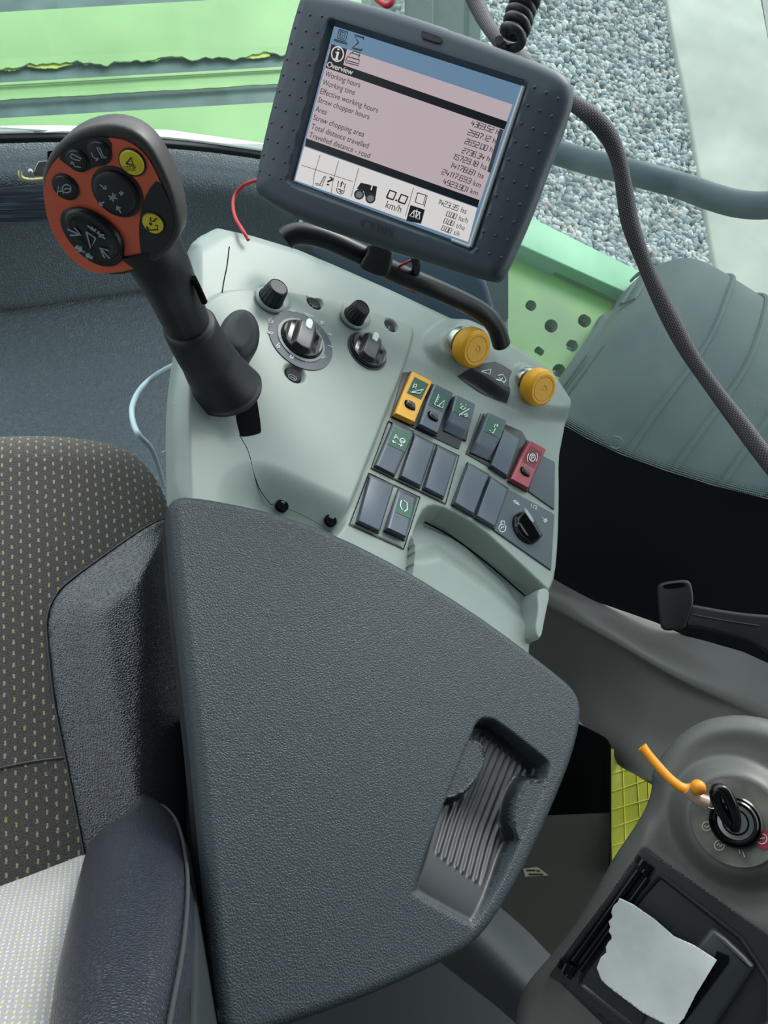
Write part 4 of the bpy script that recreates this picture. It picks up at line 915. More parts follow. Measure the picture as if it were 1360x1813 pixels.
# smooth plastic tray floor gets its own skin
mf = []
vv = np.array(m.v); cA = sdpoly(vv[:, 0], vv[:, 1], tq); tb = np.maximum(sdpoly(vv[:, 0], vv[:, 1], tabL), sdpoly(vv[:, 0], vv[:, 1], tabR))
ins = (cA > .0035) & (tb < -.002)
tray = MB(); pad = MB(); pad.v = m.v; pad.f = [f_ for f_ in m.f if not all(ins[i] for i in f_)]
keepv = sorted({i for f_ in m.f if all(ins[i] for i in f_) for i in f_}); mp_ = {k: i for i, k in enumerate(keepv)}
tray.v = [m.v[i] for i in keepv]; tray.f = [tuple(mp_[i] for i in f_) for f_ in m.f if all(ins[i] for i in f_)]
usedv = sorted({i for f_ in pad.f for i in f_}); mp2 = {k: i for i, k in enumerate(usedv)}; pad.v = [m.v[i] for i in usedv]; pad.f = [tuple(mp2[i] for i in f_) for f_ in pad.f]
obj('padded_top', pad, M_['lid'], lid, AF, smooth=70); obj('ribbed_tray', tray, plain('tray_plastic', (26, 32, 36), .40, grain=.2, gs=1500, gd=.0002), lid, AF, smooth=60)
m = MB(); m.prism(offset(ccw(lo_), .003), -.055, -.0235, .002); obj('lid_underside', m, M_['black'], lid, AF)
# armrest box below the lid
m = MB(); m.prism(AF.ls([(420, 1180), (600, 1230), (800, 1330), (830, 1420), (800, 1560), (600, 1680), (450, 1700)]), -.30, -.055, .01); o = obj('storage_box', m, M_['trimd'], lid, AF)
# ------------------------------------------------------------ multifunction lever
HN = cw((-.126, -.774, .685)); HF_ = Fr(P(190, 350, d=.60), HN, cw((1, 0, 0)))
lv = thing('joystick', 'black multifunction joystick with an orange button plate rising from the console', 'joystick', HF_)
hd = [(77, 335), (80, 303), (95, 272), (120, 248), (150, 233), (182, 227), (210, 229), (238, 240), (262, 262), (282, 295), (300, 335), (311, 378), (313, 405), (308, 425), (290, 447), (268, 464), (240, 478), (210, 486), (180, 483), (150, 470), (120, 447), (98, 412), (84, 375)]
ho = offset(ccw(chaikin(HF_.ls(hd), 1)), -.0022)
m = MB(); p = np.array(ccw(ho)); rings = [(offset(p, .010), -.027), (offset(p, .004), -.024), (p, -.019), (p, -.007)]
n = len(p)
for k in range(5):
    a = k/4*math.pi/2; rings.append((offset(p, .004*(1-math.cos(a))), -.004+.004*math.sin(a)))
rings.append((offset(p, .0052), -.0004))
V = []; [V.extend([(x, y, z) for x, y in q]) for q, z in rings]
Fc = [(k*n+i, k*n+(i+1) % n, (k+1)*n+(i+1) % n, (k+1)*n+i) for k in range(len(rings)-1) for i in range(n)]
Fc += [tuple((len(rings)-1)*n+i for i in range(n)), tuple(range(n-1, -1, -1))]
m.add(V, Fc); obj('handle_head', m, plain('handle_shell_lit', (62, 60, 58), .45, grain=.2, gs=1500, gd=.0001), lv, HF_, smooth=50)  # black head plastic lightened: light from above is put into its colour
def J(pts): return [(70+x*.1912, 200+y*.1912) for x, y in pts]
def plate(name, pts, mat, z0, z1, r=0, ch=1, jc=True):
    q = HF_.ls(J(pts) if jc else pts, z1); m = MB(); m.prism(chaikin(q, ch) if ch else q, z0, z1, r); return obj(name, m, mat, lv, HF_)
plate('orange_plate', [(38, 800), (42, 700), (60, 590), (100, 500), (165, 420), (250, 340), (380, 260), (520, 225), (668, 235), (780, 250), (880, 300), (980, 390), (1060, 520), (1140, 700), (1210, 900), (1235, 1080), (1200, 1180), (1080, 1320), (965, 1400), (820, 1460), (660, 1485), (520, 1480), (400, 1440), (280, 1340), (160, 1190), (80, 1010)], M_['orange'], -.003, .0006)
plate('dark_inlay', [(165, 415), (250, 335), (380, 258), (520, 222), (665, 235), (668, 420), (640, 465), (600, 488), (500, 505), (450, 532), (400, 552), (330, 530), (250, 480)], M_['blackm'], -.003, .0010)
plate('dark_inlay', [(1095, 620), (1030, 680), (975, 790), (935, 920), (920, 1060), (925, 1200), (940, 1310), (965, 1398), (1080, 1325), (1205, 1180), (1248, 1080), (1225, 900), (1160, 730)], M_['blackm'], -.003, .0010)
def hbtn(lab, cx, cy, r, mat, icon, imat, lip=.0010, hz=.0030, icw=.0008, poly=None, text=None):
    c = np.array(HF_.l(*J([(cx, cy)])[0], hz))
    m = MB(); m.lathe([(r+lip, 0), (r+lip, .0016), (r+lip*.3, .0019)], 40, c[0], c[1]); b0 = obj('button_rim', m, M_['black'], lv, HF_)
    m = MB(); m.lathe([(r, 0), (r, hz-.001), (r*.93, hz-.0002), (r*.8, hz), (0, hz)], 40, c[0], c[1]); b = obj('button', m, mat, lv, HF_); b['label'] = lab
    m = MB()
    for pl in icon: m.stroke(HF_.ls(J(pl), hz), icw, hz)
    if text: m.text(text[0], HF_.l(*J([text[1]])[0], hz), HF_.l(*J([text[2]])[0], hz), text[3], hz)
    m.v = [(a-c[0], b_-c[1], z) for a, b_, z in m.v]; f = HF_.at(c[0], c[1], 0)
    PM[b.name] = HF_.mat(); obj('button_symbol', m, M_[imat], b, f, smooth=0)
hbtn('black button with a folding seat arrow', 340, 448, .0070, M_['black'], [[(285, 405), (300, 378), (388, 420), (372, 440), (320, 428), (308, 418), (285, 405)], [(385, 502), (330, 495), (300, 455)], [(290, 472), (298, 453), (320, 462)]], 'print')
hbtn('black button with a lowering seat arrow', 545, 368, .0070, M_['black'], [[(532, 320), (558, 322), (588, 395), (622, 412), (580, 415), (532, 320)], [(482, 365), (495, 405), (540, 430)], [(535, 412), (545, 430), (522, 440)]], 'print')
hbtn('yellow stop button', 850, 468, .0084, M_['ylabel'], [[(802, 470), (850, 410), (865, 478), (802, 470)]], 'ink', text=('STOP', (798, 545), (905, 528), .0036))
hbtn('black button lettered A with a steering wheel', 230, 696, .0084, M_['black'], [[(252+40*math.cos(a), 700+38*math.sin(a)) for a in np.linspace(0, 6.28, 16)], [(225, 708), (252, 696), (286, 704)], [(165, 750), (178, 675), (225, 748)], [(168, 724), (215, 722)]], 'print')
hbtn('round black four-way button with arrows', 700, 758, .0156, M_['black'], [[(560, 660), (615, 705)], [(590, 700), (616, 706), (612, 672)], [(735, 740), (775, 742)], [(752, 720), (776, 742), (752, 762)], [(600, 822), (556, 850)], [(562, 820), (555, 850), (590, 858)], [(755, 925), (720, 865)], [(718, 900), (718, 862), (752, 880)],
    [(680, 740), (682, 820)], [(640, 768), (722, 792)], [(652, 800), (708, 755)]], 'print', lip=.0024, hz=.0050, icw=.0010)
hbtn('yellow button with a grain tank symbol', 1045, 1030, .0076, M_['ylabel'], [[(1030, 965), (1025, 1000), (1060, 1004), (1072, 980), (1090, 978)], [(990, 1050), (1000, 1085), (1095, 1080), (1090, 1040), (1070, 1040)], [(1000, 1052), (1010, 1086)], [(1015, 1018), (1040, 1020)], [(1018, 1030), (1042, 1034)]], 'ink')
ov = [(215, 905), (330, 872), (440, 900), (560, 960), (680, 1060), (760, 1170), (785, 1280), (760, 1380), (690, 1425), (600, 1430), (480, 1390), (360, 1300), (250, 1170), (190, 1050), (185, 960)]
plate('button_rim', ov, M_['black'], -.001, .0022, .001)
q = chaikin(HF_.ls(J([(230, 925), (330, 895), (440, 925), (550, 985), (660, 1080), (735, 1185), (755, 1280), (735, 1360), (670, 1398), (600, 1405), (490, 1365), (375, 1280), (270, 1155), (212, 1040), (205, 975)]), .008), 2)
m = MB(); m.relief(q, lambda A, B, sd: .0068+rnd(sd, .004)-.0012*ss((sd-.005)/.005), .0011, .0); b = obj('button', m, M_['black'], lv, HF_, smooth=60); b['label'] = 'large oval black rocker button with white arrows'
m = MB(); hz = .0056
for pl in ([(260, 1075), (380, 1125)], [(285, 1132), (384, 1126), (325, 1060)], [(650, 1345), (565, 1250)], [(605, 1342), (562, 1248), (640, 1272)], [(435, 1098), (522, 1160), (475, 1250), (435, 1098)], [(445, 1042), (500, 1078)], [(480, 1080), (502, 1078), (485, 1052)], [(508, 1095), (522, 1072)], [(540, 1118), (552, 1095)], [(610, 1165), (560, 1125)], [(560, 1150), (558, 1122), (600, 1128)]):
    m.stroke(HF_.ls(J(pl), hz+.0012), .0012, hz+.0014)
for pl in ([(350, 1222), (382, 1240), (390, 1225), (405, 1280), (352, 1278), (362, 1262), (325, 1245)], [(428, 1300), (470, 1295), (465, 1310), (500, 1330), (488, 1352), (452, 1332), (442, 1345)], [(404, 1275), (420, 1270), (426, 1285), (412, 1292)]):
    m.prism(HF_.ls(J(pl), hz+.001), hz, hz+.0020)
obj('button_symbol', m, M_['print'], lv, HF_, smooth=0)
# grip and boot
gp = [(250, 415, .630), (282, 465, .645), (308, 520, .675), (330, 570, .70), (350, 612, .722), (368, 645, .738)]
gpts = catmull([P(a, b, d=c) for a, b, c in gp], 6)
rr = np.interp(np.arange(len(gpts)), np.linspace(0, len(gpts)-1, 6), [.026, .0235, .0215, .0205, .0205, .022])
m = MB(); m.tube(gpts, rr, n=36, flat=np.interp(np.arange(len(gpts)), [0, len(gpts)-1], [1.0, 1.0])); obj('grip', m, M_['lever'], lv, WF, smooth=60)
bp_ = [(334, 573, .700), (346, 598, .713), (360, 622, .727), (376, 648, .745), (396, 680, .765), (404, 693, .772)]
bpts = catmull([P(a, b, d=c) for a, b, c in bp_], 6)
rb = np.interp(np.arange(len(bpts))/(len(bpts)-1), [0, .02, .25, .5, .68, .82, .94, 1.0], [.0215, .0240, .0250, .0262, .031, .037, .041, .0395])
m = MB(); m.tube(bpts, rb, n=44, flat=np.interp(np.arange(len(bpts))/(len(bpts)-1), [0, .5, 1], [1, 1, .82]), ref=cw((.5, .8, 0))); obj('lever_boot', m, M_['blackm'], lv, WF, smooth=60)
DF_ = Fr(P(425, 592, d=.80), cw((.45, .35, .82)), cw((1, 0, 0)))
m = MB(); m.relief([DF_.l(425+36*math.cos(t), 594+46*math.sin(t)) for t in np.linspace(0, 2*math.pi, 40, endpoint=False)], lambda A, B, sd: rnd(sd, .014)+.010, .0016, .03); obj('pivot_cover', m, M_['blackm'], lv, DF_, smooth=60)
m = MB(); m.tube([P(342, 492, d=.645), P(350, 508, d=.652), P(362, 535, d=.664)], .0028, n=8); obj('trigger_slot', m, M_['void'], lv, WF)

# ------------------------------------------------------------ monitor
MN = cw((-.263, -.128, .956)); MU = cw((.893, -.407, .19))
MF = Fr(P(716, 235, d=.785), MN, MU)
mo = thing('cab_monitor', 'dark grey terminal monitor showing machine data, mounted on a bracket over the console', 'monitor', MF)
out = [(528, -22), (545, -26), (700, 8), (900, 80), (985, 112), (1008, 130), (1016, 152), (1012, 185), (985, 255), (945, 365), (912, 440), (893, 480), (880, 493), (862, 495), (760, 462), (600, 412), (500, 375), (457, 347), (445, 335), (444, 315), (460, 235), (490, 115), (515, 15)]
op = chaikin(MF.ls(out), 2)
scr = MF.ls([(590, 45), (925, 152), (835, 435), (518, 318)], -.003)
sro = MF.ls([(583, 37), (590, 36), (925, 143), (932, 150), (842, 434), (834, 443), (518, 327), (509, 318)])
sro = np.array(sro)
def mon_h(A, B, sd):
    c = sdpoly(A, B, sro); return rnd(sd, .012)*.9-.008*ss((c+.002)/.004)-.005*ss((.05-np.abs(c))/.05)*0-.003*(1-ss((sd-.0)/.03))
m = MB(); m.relief(op, mon_h, .0016, .014); obj('monitor_housing', m, M_['housing'], mo, MF, smooth=50)
m = MB(); m.prism(offset(ccw(op), .004), -.045, -.012, .0); obj('rear_shell', m, M_['housing'], mo, MF)
def T(pts): return [(520+x*.3088, 30+y*.3088) for x, y in pts]
Z = -.0068
def sq(pts, z=Z): return MF.ls(T(pts), z)
sc = MB(); sc.prism(sq([(232, 52), (1318, 398), (1012, 1315), (0, 940)]), Z-.002, Z)
screen = obj('screen', sc, M_['scrb'], mo, MF, smooth=0)
def lay(name, polys, mat, z):
    m = MB()
    for q in polys: m.prism(sq(q, Z+z), Z, Z+z)
    o = obj(name, m, mat, screen, MF, smooth=0); return o
lay('display_panel', [[(215, 155), (1255, 502), (1208, 642), (1185, 715), (1060, 1085), (62, 735)]], M_['scr'], .0002)
lay('display_panel', [[(60, 742), (690, 965), (1052, 1095), (1000, 1290), (8, 935)]], M_['scrw'], .00025)
lay('display_bar', [[(208, 195), (216, 155), (305, 185), (284, 275), (1224, 600), (1208, 645), (182, 290)]], M_['scrk'], .0005)
lay('display_bar', [[(72, 695), (1066, 1050), (1055, 1092), (65, 738)]], M_['scrk'], .0005)
lay('display_bar', [[(1182, 640), (1204, 648), (1128, 895), (1110, 885)]], M_['scrg'], .0006)
lay('display_bar', [[(645, 1168), (670, 1078), (752, 1105), (730, 1186)]], M_['scrk'], .0007)
bez = MB(); bez.tube([(*q, -.0045) for q in sq([(1318, 400), (1012, 1318)], -.0045)], .0022, n=8); bez.tube([(*q, -.0045) for q in sq([(1012, 1318), (905, 1278)], -.0045)], .0014, n=8); obj('bezel_edge', bez, plain('pale_bezel', (196, 200, 200), .4), mo, MF)
z = Z+.0008; m = MB(); wt = MB()
left = [('Working hours', (176, 338), (380, 400)), ('Working time', (163, 387), (348, 447)), ('Effective working hours', (149, 438), (481, 547)), ('Straw chopper hours', (136, 487), (431, 586)), ('Area', (122, 540), (187, 557)), ('Straw chopping area', (110, 588), (402, 685)), ('Total distance travelled', (98, 640), (427, 748)), ('Travelled distance - road', (86, 688), (436, 803))]
u_ = unit(np.array(sq([(1318, 398)])[0])-np.array(sq([(232, 52)])[0]))
def line(mb, s_, a, b, hpx, dg=False, **k):
    hpx = hpx*.74 if dg else hpx
    A_, B_ = np.array(sq([a], z)[0]), np.array(sq([b], z)[0]); L = np.dot(B_-A_, u_); B_ = A_+u_*L
    h = hpx*.3088*PXM; (digits if dg else mb.text)(*((mb,) if dg else ()), s_, A_, B_, h, z, *(([k.get('w', .00068)]) if dg else []))
PXM = .785/1309
for s_, a, b in left: line(m, s_, a, b, 27)
line(wt, 'Overview', (188, 285), (336, 328), 27); line(wt, 'Overview', (189, 285), (337, 328), 27)
vals = [('4369.52', 'h', (1015, 622), (1152, 668), (1160, 672), (1176, 678)), ('2997.12', 'h', (996, 674), (1134, 718), (1142, 722), (1160, 728)), ('2652.00', 'h', (979, 725), (1118, 770), (1125, 774), (1143, 780)), ('2736.34', 'h', (963, 778), (1100, 824), (1108, 826), (1126, 832)),
    ('15729.18', 'ha', (912, 812), (1065, 862), (1074, 868), (1108, 880)), ('14178.81', 'ha', (896, 862), (1048, 914), (1057, 918), (1092, 930)), ('24117.693', 'km', (847, 900), (1022, 962), (1030, 966), (1075, 980)), ('4923.901', 'km', (854, 956), (1006, 1008), (1014, 1012), (1058, 1028)),
    ('1423.35', 'ha', (826, 1072), (952, 1112), (960, 1120), (995, 1130)), ('0.00', 'ha/h', (873, 1140), (940, 1162), (948, 1166), (1002, 1180)), ('0.00', 't/ha', (858, 1180), (925, 1204), (932, 1208), (985, 1224)), ('0.00', 't/h', (845, 1222), (910, 1246), (918, 1248), (953, 1258))]
for d_, u2, a, b, c, e in vals:
    line(m, d_, a, (b[0]-12, b[1]-4), 33, True); line(m, u2, (c[0]-4, c[1]-1), (e[0]-6, e[1]-2), 26 if len(u2) < 3 else 24)
line(m, '0.0', (533, 1035), (640, 1072), 52, True, w=.0016); line(m, 'km/h', (525, 1092), (612, 1122), 36)
line(m, '?', (186, 962), (214, 972), 46)
def g(pts, w=.0006, mb=m): mb.stroke(sq(pts, z), w, z)
g([(232, 128), (308, 150)], .0008); g([(232, 135), (300, 156), (308, 160)], .0008); g([(262, 72), (310, 88), (298, 138), (250, 122), (262, 72)], .0008); g([(270, 84), (298, 94), (290, 125), (262, 116), (270, 84)], .0006)
g([(270, 90), (268, 112), (280, 95), (278, 118), (292, 100)], .0005)
g([(400, 130), (402, 120), (350, 104), (372, 148), (336, 178), (388, 192), (392, 182)], .0014)
g([(252+34*math.cos(a), 213+42*math.sin(a)) for a in np.linspace(0, 6.28, 20)], .0011, wt); g([(256, 200), (246, 240)], .0022, wt); g([(258, 182), (256, 190)], .0022, wt); g([(240, 203), (258, 205)], .0008, wt); g([(235, 240), (256, 246)], .001, wt)
for pl in ([(330, 205), (380, 222), (372, 245), (310, 228), (330, 205)], [(300, 245), (310, 228), (378, 248), (372, 280), (300, 262), (300, 245)], [(305, 250), (372, 268)], [(335, 210), (345, 195), (382, 208), (372, 230)]): g(pl, .0007)
# grid lines of the lower panel
gr = MB()
for pl in ([(152, 790), (118, 905), (110, 975)], [(258, 825), (225, 945), (215, 1010)], [(45, 850), (340, 945)], [(374, 865), (330, 1030)], [(688, 980), (640, 1145)]): g(pl, .0006, gr)
g([(178, 912), (152, 960), (125, 955)], .0008); g([(186, 914), (162, 970), (126, 962)], .0006)
g([(278, 945), (270, 975)], .0012); g([(270, 958), (280, 944), (288, 962)], .0008); g([(258, 940), (252, 975)], .0008); g([(298, 955), (290, 985)], .0008); g([(246, 980), (250, 1005), (268, 1015), (285, 1012), (292, 990)], .0007); g([(255, 985), (284, 1000)], .001); g([(262, 998), (276, 1008)], .001)
m.prism(sq([(385, 950), (478, 972), (470, 1030), (440, 1035), (410, 1030), (402, 1000), (362, 985), (368, 975)], z), Z+.0003, z)
for cx_, cy_, r_ in ((375, 1018, 26), (440, 1040, 26)):
    q_ = np.array([sq([(cx_+r_*1.12*math.cos(a), cy_+r_*1.12*math.sin(a))], z+.0003)[0] for a in np.linspace(0, 6.28, 20)[:-1]]); gr.prism(q_*1, z, z+.0002)
    q_ = [(cx_+r_*.95*math.cos(a), cy_+r_*.95*math.sin(a)) for a in np.linspace(0, 6.28, 22)]; mm = m.stroke(sq(q_, z+.0004), .0011, z+.0003)
g([(442, 962), (452, 965), (444, 992)], .0012, wt)
g([(718, 1010), (766, 1026), (748, 1090)], .0008); g([(705, 1030), (697, 1062), (742, 1078), (758, 1022), (712, 1008), (697, 1062)], .0008); g([(705, 1012), (718, 1010)], .0008)
for pl in ([(690, 1110), (728, 1122)], [(708, 1104), (700, 1150)], [(690, 1112), (665, 1140), (690, 1148), (690, 1112)], [(722, 1120), (700, 1152), (722, 1160), (722, 1120)]): g(pl, .0008, wt)
obj('display_writing', m, M_['scrk'], screen, MF, smooth=0); obj('display_writing', wt, M_['scrw'], screen, MF, smooth=0); obj('display_grid', gr, plain('lcd_line', (150, 146, 146), .4), screen, MF, smooth=0)
# raised letters and grip dots
m = MB()
def T2(pts): return [(420+x*.4706, y*.4706) for x, y in pts]
A_, B_ = MF.l(*T2([(458, 850)])[0], .0), MF.l(*T2([(578, 890)])[0], .0); m.text('CEBIS', A_, B_, .0075, -.0006, .0004)
hz = -.0002
m.v = [(a, b, .0004) for a, b, c in m.v]; obj('maker_letters', m, plain('letter_grey', (30, 40, 46), .3), mo, MF, smooth=0)
m = MB(); q = chaikin(MF.ls(T2([(695, 118), (705, 120), (768, 142), (772, 148), (765, 160), (755, 160), (700, 142), (693, 134)]), 0), 1); m.stroke(list(q)+[q[0]], .0008, -.0002, .0006); m.prism(offset(ccw(q), .0006), -.002, .0001); obj('sensor_window', m, plain('sensor', (70, 66, 70), .3), mo, MF)
dl0, dl1 = T2([(80, 638)])[0], T2([(228, 38)])[0]
dots = []
cols = [((80, 638), (228, 38), 11), ((120, 655), (273, 55), 11), ((162, 672), (318, 60), 11)]
for a_, b_, n_ in cols:
    for k in range(n_): dots.append((a_[0]+(b_[0]-a_[0])*k/(n_-1), a_[1]+(b_[1]-a_[1])*k/(n_-1)))
cols = [((902, 940), (1118, 328), 10), ((947, 953), (1162, 348), 10), ((992, 966), (1207, 368), 10)]
for a_, b_, n_ in cols:
    for k in range(n_): dots.append((a_[0]+(b_[0]-a_[0])*k/(n_-1), a_[1]+(b_[1]-a_[1])*k/(n_-1)))
dmesh = MB(); dmesh.lathe([(.0014, -.0004), (.0012, .0006), (.0006, .0010), (0, .0011)], 10)
dots_l = [MF.l(*T2([d_])[0]) for d_ in dots]; opn = np.array(op)
first = None
def hmon(x, y):
    A = np.array([[x]]); B = np.array([[y]]); return float(mon_h(A, B, np.maximum(sdpoly(A, B, opn), 0))[0, 0])
for x, y in dots_l:
    f = MF.at(x, y, hmon(x, y))
    if first is None: first = obj('grip_dot', dmesh, M_['housing'], mo, f); continue
    c = first.copy(); COL.objects.link(c); c.parent = mo; c.matrix_local = PM[mo.name].inverted() @ f.mat()
# bracket and bar
bar = [(505, 420, .90), (515, 413, .90), (535, 410, .90), (575, 418, .905), (640, 447, .915), (700, 478, .93), (760, 503, .95), (820, 530, .98), (858, 552, 1.0), (878, 575, 1.02), (888, 605, 1.04)]
m = MB(); m.tube(catmull([P(a, b+4, d=c+.015) for a, b, c in bar], 6), .0125, n=18); tag(obj('support_bar', m, M_['black'], smooth=60), 'black round support bar running along the far edge of the console', 'bar')
BF_ = Fr(P(668, 458, d=.90), tocam(668, 458), cw((1, -.35, 0)))
m = MB(); m.prism(chaikin(BF_.ls([(652, 428), (698, 438), (694, 470), (686, 492), (662, 486), (636, 474), (640, 462), (650, 448)]), 1), -.03, .004, .004)
bt = tag(obj('monitor_bracket', m, M_['blackm'], fr=BF_), 'black clamp bracket holding the monitor onto the round bar', 'bracket')
# dark moulding behind the console
BFm = Fr(P(800, 500, d=1.12), tocam(800, 500), cw((1, -.35, 0)))
m = MB(); m.prism(chaikin(BFm.ls([(520, 395), (560, 385), (700, 440), (830, 470), (858, 490), (868, 520), (895, 620), (800, 640), (560, 470)]), 1), -.08, 0, .01)
tag(obj('rear_moulding', m, plain('blue_grey_trim', (66, 84, 98), .45), fr=BFm), 'blue grey plastic moulding below the monitor behind the round bar', 'moulding')
m = MB(); m.tube([P(735, 452, d=.92), P(738, 470, d=.93), P(735, 485, d=.95)], .0055, n=10); tag(obj('monitor_plug', m, M_['black']), 'short black plug lead hanging below the monitor', 'plug')
m = MB(); m.tube([P(525, 412, d=1.0), P(536, 388, d=1.05), P(575, 398, d=1.02), P(600, 425, d=1.0)], .004, n=8); tag(obj('thin_bracket', m, M_['chrome']), 'thin pale metal strip showing below the monitor left corner', 'strip')

# ------------------------------------------------------------ hose and coiled lead
def braid(name, base, hi):
    s = NT(name); s.b.inputs['Roughness'].default_value = .6; uv = s.n('ShaderNodeUVMap').outputs[0]; x = s.n('ShaderNodeSeparateXYZ', i0=uv)
    a = s.math('ADD', x.outputs[0], x.outputs[1]); b = s.math('SUBTRACT', x.outputs[0], x.outputs[1])
    fa = s.math('FRACT', a); fb = s.math('FRACT', b); k = s.math('MULTIPLY', s.math('GREATER_THAN', fa, .5), s.math('GREATER_THAN', fb, .5)); k2 = s.math('MULTIPLY', s.math('LESS_THAN', fa, .35), s.math('LESS_THAN', fb, .5))
    kk = s.math('MAXIMUM', k, s.math('MULTIPLY', k2, .55)); s.col(s.mix(kk, lin(base), lin(hi))); s.bump(kk, .6, .0008); return s.m
hp_ = [(826, -30, 1.15), (845, 10, 1.13), (862, 42, 1.1), (885, 72, 1.06), (925, 110, 1.02), (970, 150, .98), (1018, 184, .96), (1050, 208, .95), (1080, 245, .95), (1097, 290, .95), (1106, 340, .95), (1116, 395, .95), (1135, 450, .95), (1158, 505, .95), (1190, 570, .95), (1222, 628, .95), (1265, 690, .95), (1312, 752, .95), (1372, 832, .95), (1450, 930, .96)]
hc = catmull([P(*q[:2], d=q[2]) for q in hp_], 10); m = MB(); rad = .0092*(1+.08*np.sin(np.arange(len(hc))*.19)); m.tube(hc, rad, n=24, caps=False)
ho_ = obj('braided_hose', m, braid('braided_sleeve', (38, 38, 42), (128, 120, 122)), smooth=70)
uvl = ho_.data.uv_layers.new(name='UVMap'); ln = np.concatenate([[0], np.cumsum(np.linalg.norm(np.diff(hc, axis=0), axis=1))])
for p_ in ho_.data.polygons:
    ks = [ho_.data.loops[i].vertex_index for i in p_.loop_indices]; cs = [k % 24 for k in ks]
    for i, k in zip(p_.loop_indices, ks):
        c_ = k % 24; c_ = 24 if (c_ == 0 and max(cs) == 23) else c_
        uvl.data[i].uv = (c_/24*14, ln[k//24]/.0042)
tag(ho_, 'black braided cable sleeve sweeping from behind the monitor down the side window', 'hose')
hl = [(935, -10, .86), (922, 20, .86), (915, 45, .85), (902, 78, .84)]
hx = catmull([P(*q[:2], d=q[2]) for q in hl], 30); m = MB(); t_ = np.linspace(0, 5.0*2*math.pi, len(hx)); Tt = unit(hx[-1]-hx[0]); e1 = unit(np.cross(Tt, cw((0, 0, 1)))); e2 = cw((0, 0, 1))
m.tube(hx+(.0105*np.cos(t_))[:, None]*e1+(.0105*np.sin(t_))[:, None]*e2, .0042, n=12); tag(obj('coiled_lead', m, plain('coil_black', (44, 42, 44), .4), smooth=60), 'dark coiled lead above the top right corner of the monitor', 'cable')

# ------------------------------------------------------------ right-hand console: ignition and printer
IC = (1302, 1455); IF = Fr(P(*IC, d=.85), tocam(1290, 1440), cw((1, 0, 0)))
sc_ = thing('side_console', 'dark grey moulded side console holding the ignition switch and the printer', 'side console', IF)
so2 = chaikin(IF.ls([(1150, 1362), (1152, 1392), (1143, 1425), (1118, 1468), (1085, 1515), (1060, 1560), (1030, 1612), (1000, 1658), (962, 1705), (925, 1745), (905, 1790), (900, 1900), (1700, 2000), (1700, 1360), (1500, 1330), (1360, 1262), (1260, 1262), (1195, 1300)]), 2)
ic = IF.l(*IC); pc = [np.array(IF.l(x, y)) for x, y in ((1141, 1506), (1470, 1742), (1300, 1985), (988, 1722))]
mo_ = np.array([IF.l(x, y) for x, y in ((1180, 1430), (1150, 1480), (1128, 1510), (1380, 1700), (1500, 1700), (1500, 1600), (1380, 1620), (1250, 1560), (1220, 1500))])
prq = [tuple(p) for p in pc]
def ic_h(A, B, sd):
    h = rnd(sd, .022)*1.0
    r = np.hypot(A-ic[0], B-ic[1]); h = h-.003*ss((.09-r)/.02)+.018*(1-ss((r-.041)/.022))
    h += .02*ss((B-IF.l(1300, 1380)[1])/.10)*0
    c = sdpoly(A, B, prq); h = h*(1-ss((c+.01)/.01))-.012*ss((c+.002)/.004)
    return h
m = MB(); m.relief(so2, ic_h, .0025, .10); obj('console_shell', m, M_['trim'], sc_, IF, smooth=60)
hI = .018
ig = thing('ignition_switch', 'round black ignition switch with a worn symbol ring and a key, on the side console', 'ignition switch', IF.at(ic[0], ic[1], hI))
f = IF.at(ic[0], ic[1], hI)
m = MB(); m.lathe([(.0390, 0), (.0390, .0015), (.0190, .0015), (.019, 0)], 64, cap=False); obj('symbol_ring', m, plain('worn_ring', (126, 124, 112), .55, c2=(74, 78, 76), vs=30), ig, f)
m = MB(); m.lathe([(r_*.80, z_) for r_, z_ in [(.0290, 0), (.0290, .006), (.0270, .0075), (.0245, .006), (.0245, .010), (.0225, .0115), (.0215, .0110), (.0205, .0085)]], 56); obj('switch_collar', m, M_['gloss'], ig, f)
m = MB(); m.lathe([(r_*.80, z_) for r_, z_ in [(.0195, .006), (.0195, .0085), (.0150, .0090), (.0140, .0075), (.0130, .0075), (.0125, .0100), (0, .0105)]], 48); obj('lock_barrel', m, plain('lock_barrel_steel', (150, 154, 152), .35, metal=.7), ig, f)
def R(pts): return [(960+x*.4484, 1000+y*.4484) for x, y in pts]
m = MB(); a0 = [(862, 1050), (892, 1045), (905, 1075), (905, 1110), (880, 1125), (850, 1108), (833, 1090)]; m.prism(f.ls(R(a0), .002), .0, .0022); rt = obj('red_mark', m, M_['red'], ig, f)
m = MB()
for pl in ([(650+18*math.cos(a), 1032+18*math.sin(a)) for a in np.linspace(0, 6.28, 12)], [(640, 1030), (650, 1038), (662, 1028)], [(700+20*math.cos(a), 1108+20*math.sin(a)) for a in np.linspace(0, 6.28, 12)], [(690, 1108), (697, 1100), (703, 1112), (712, 1104)], [(775, 1112), (782, 1142), (792, 1130), (800, 1155)], [(868+20*math.cos(a), 1082+20*math.sin(a)) for a in np.linspace(0, 6.28, 12)], [(858, 1082), (878, 1078)], [(645, 962), (652, 958), (664, 962)]):
    m.stroke(f.ls(R(pl), .0025), .0009, .0023)
obj('ring_symbols', m, plain('worn_white', (200, 202, 192), .5), ig, f, smooth=0)
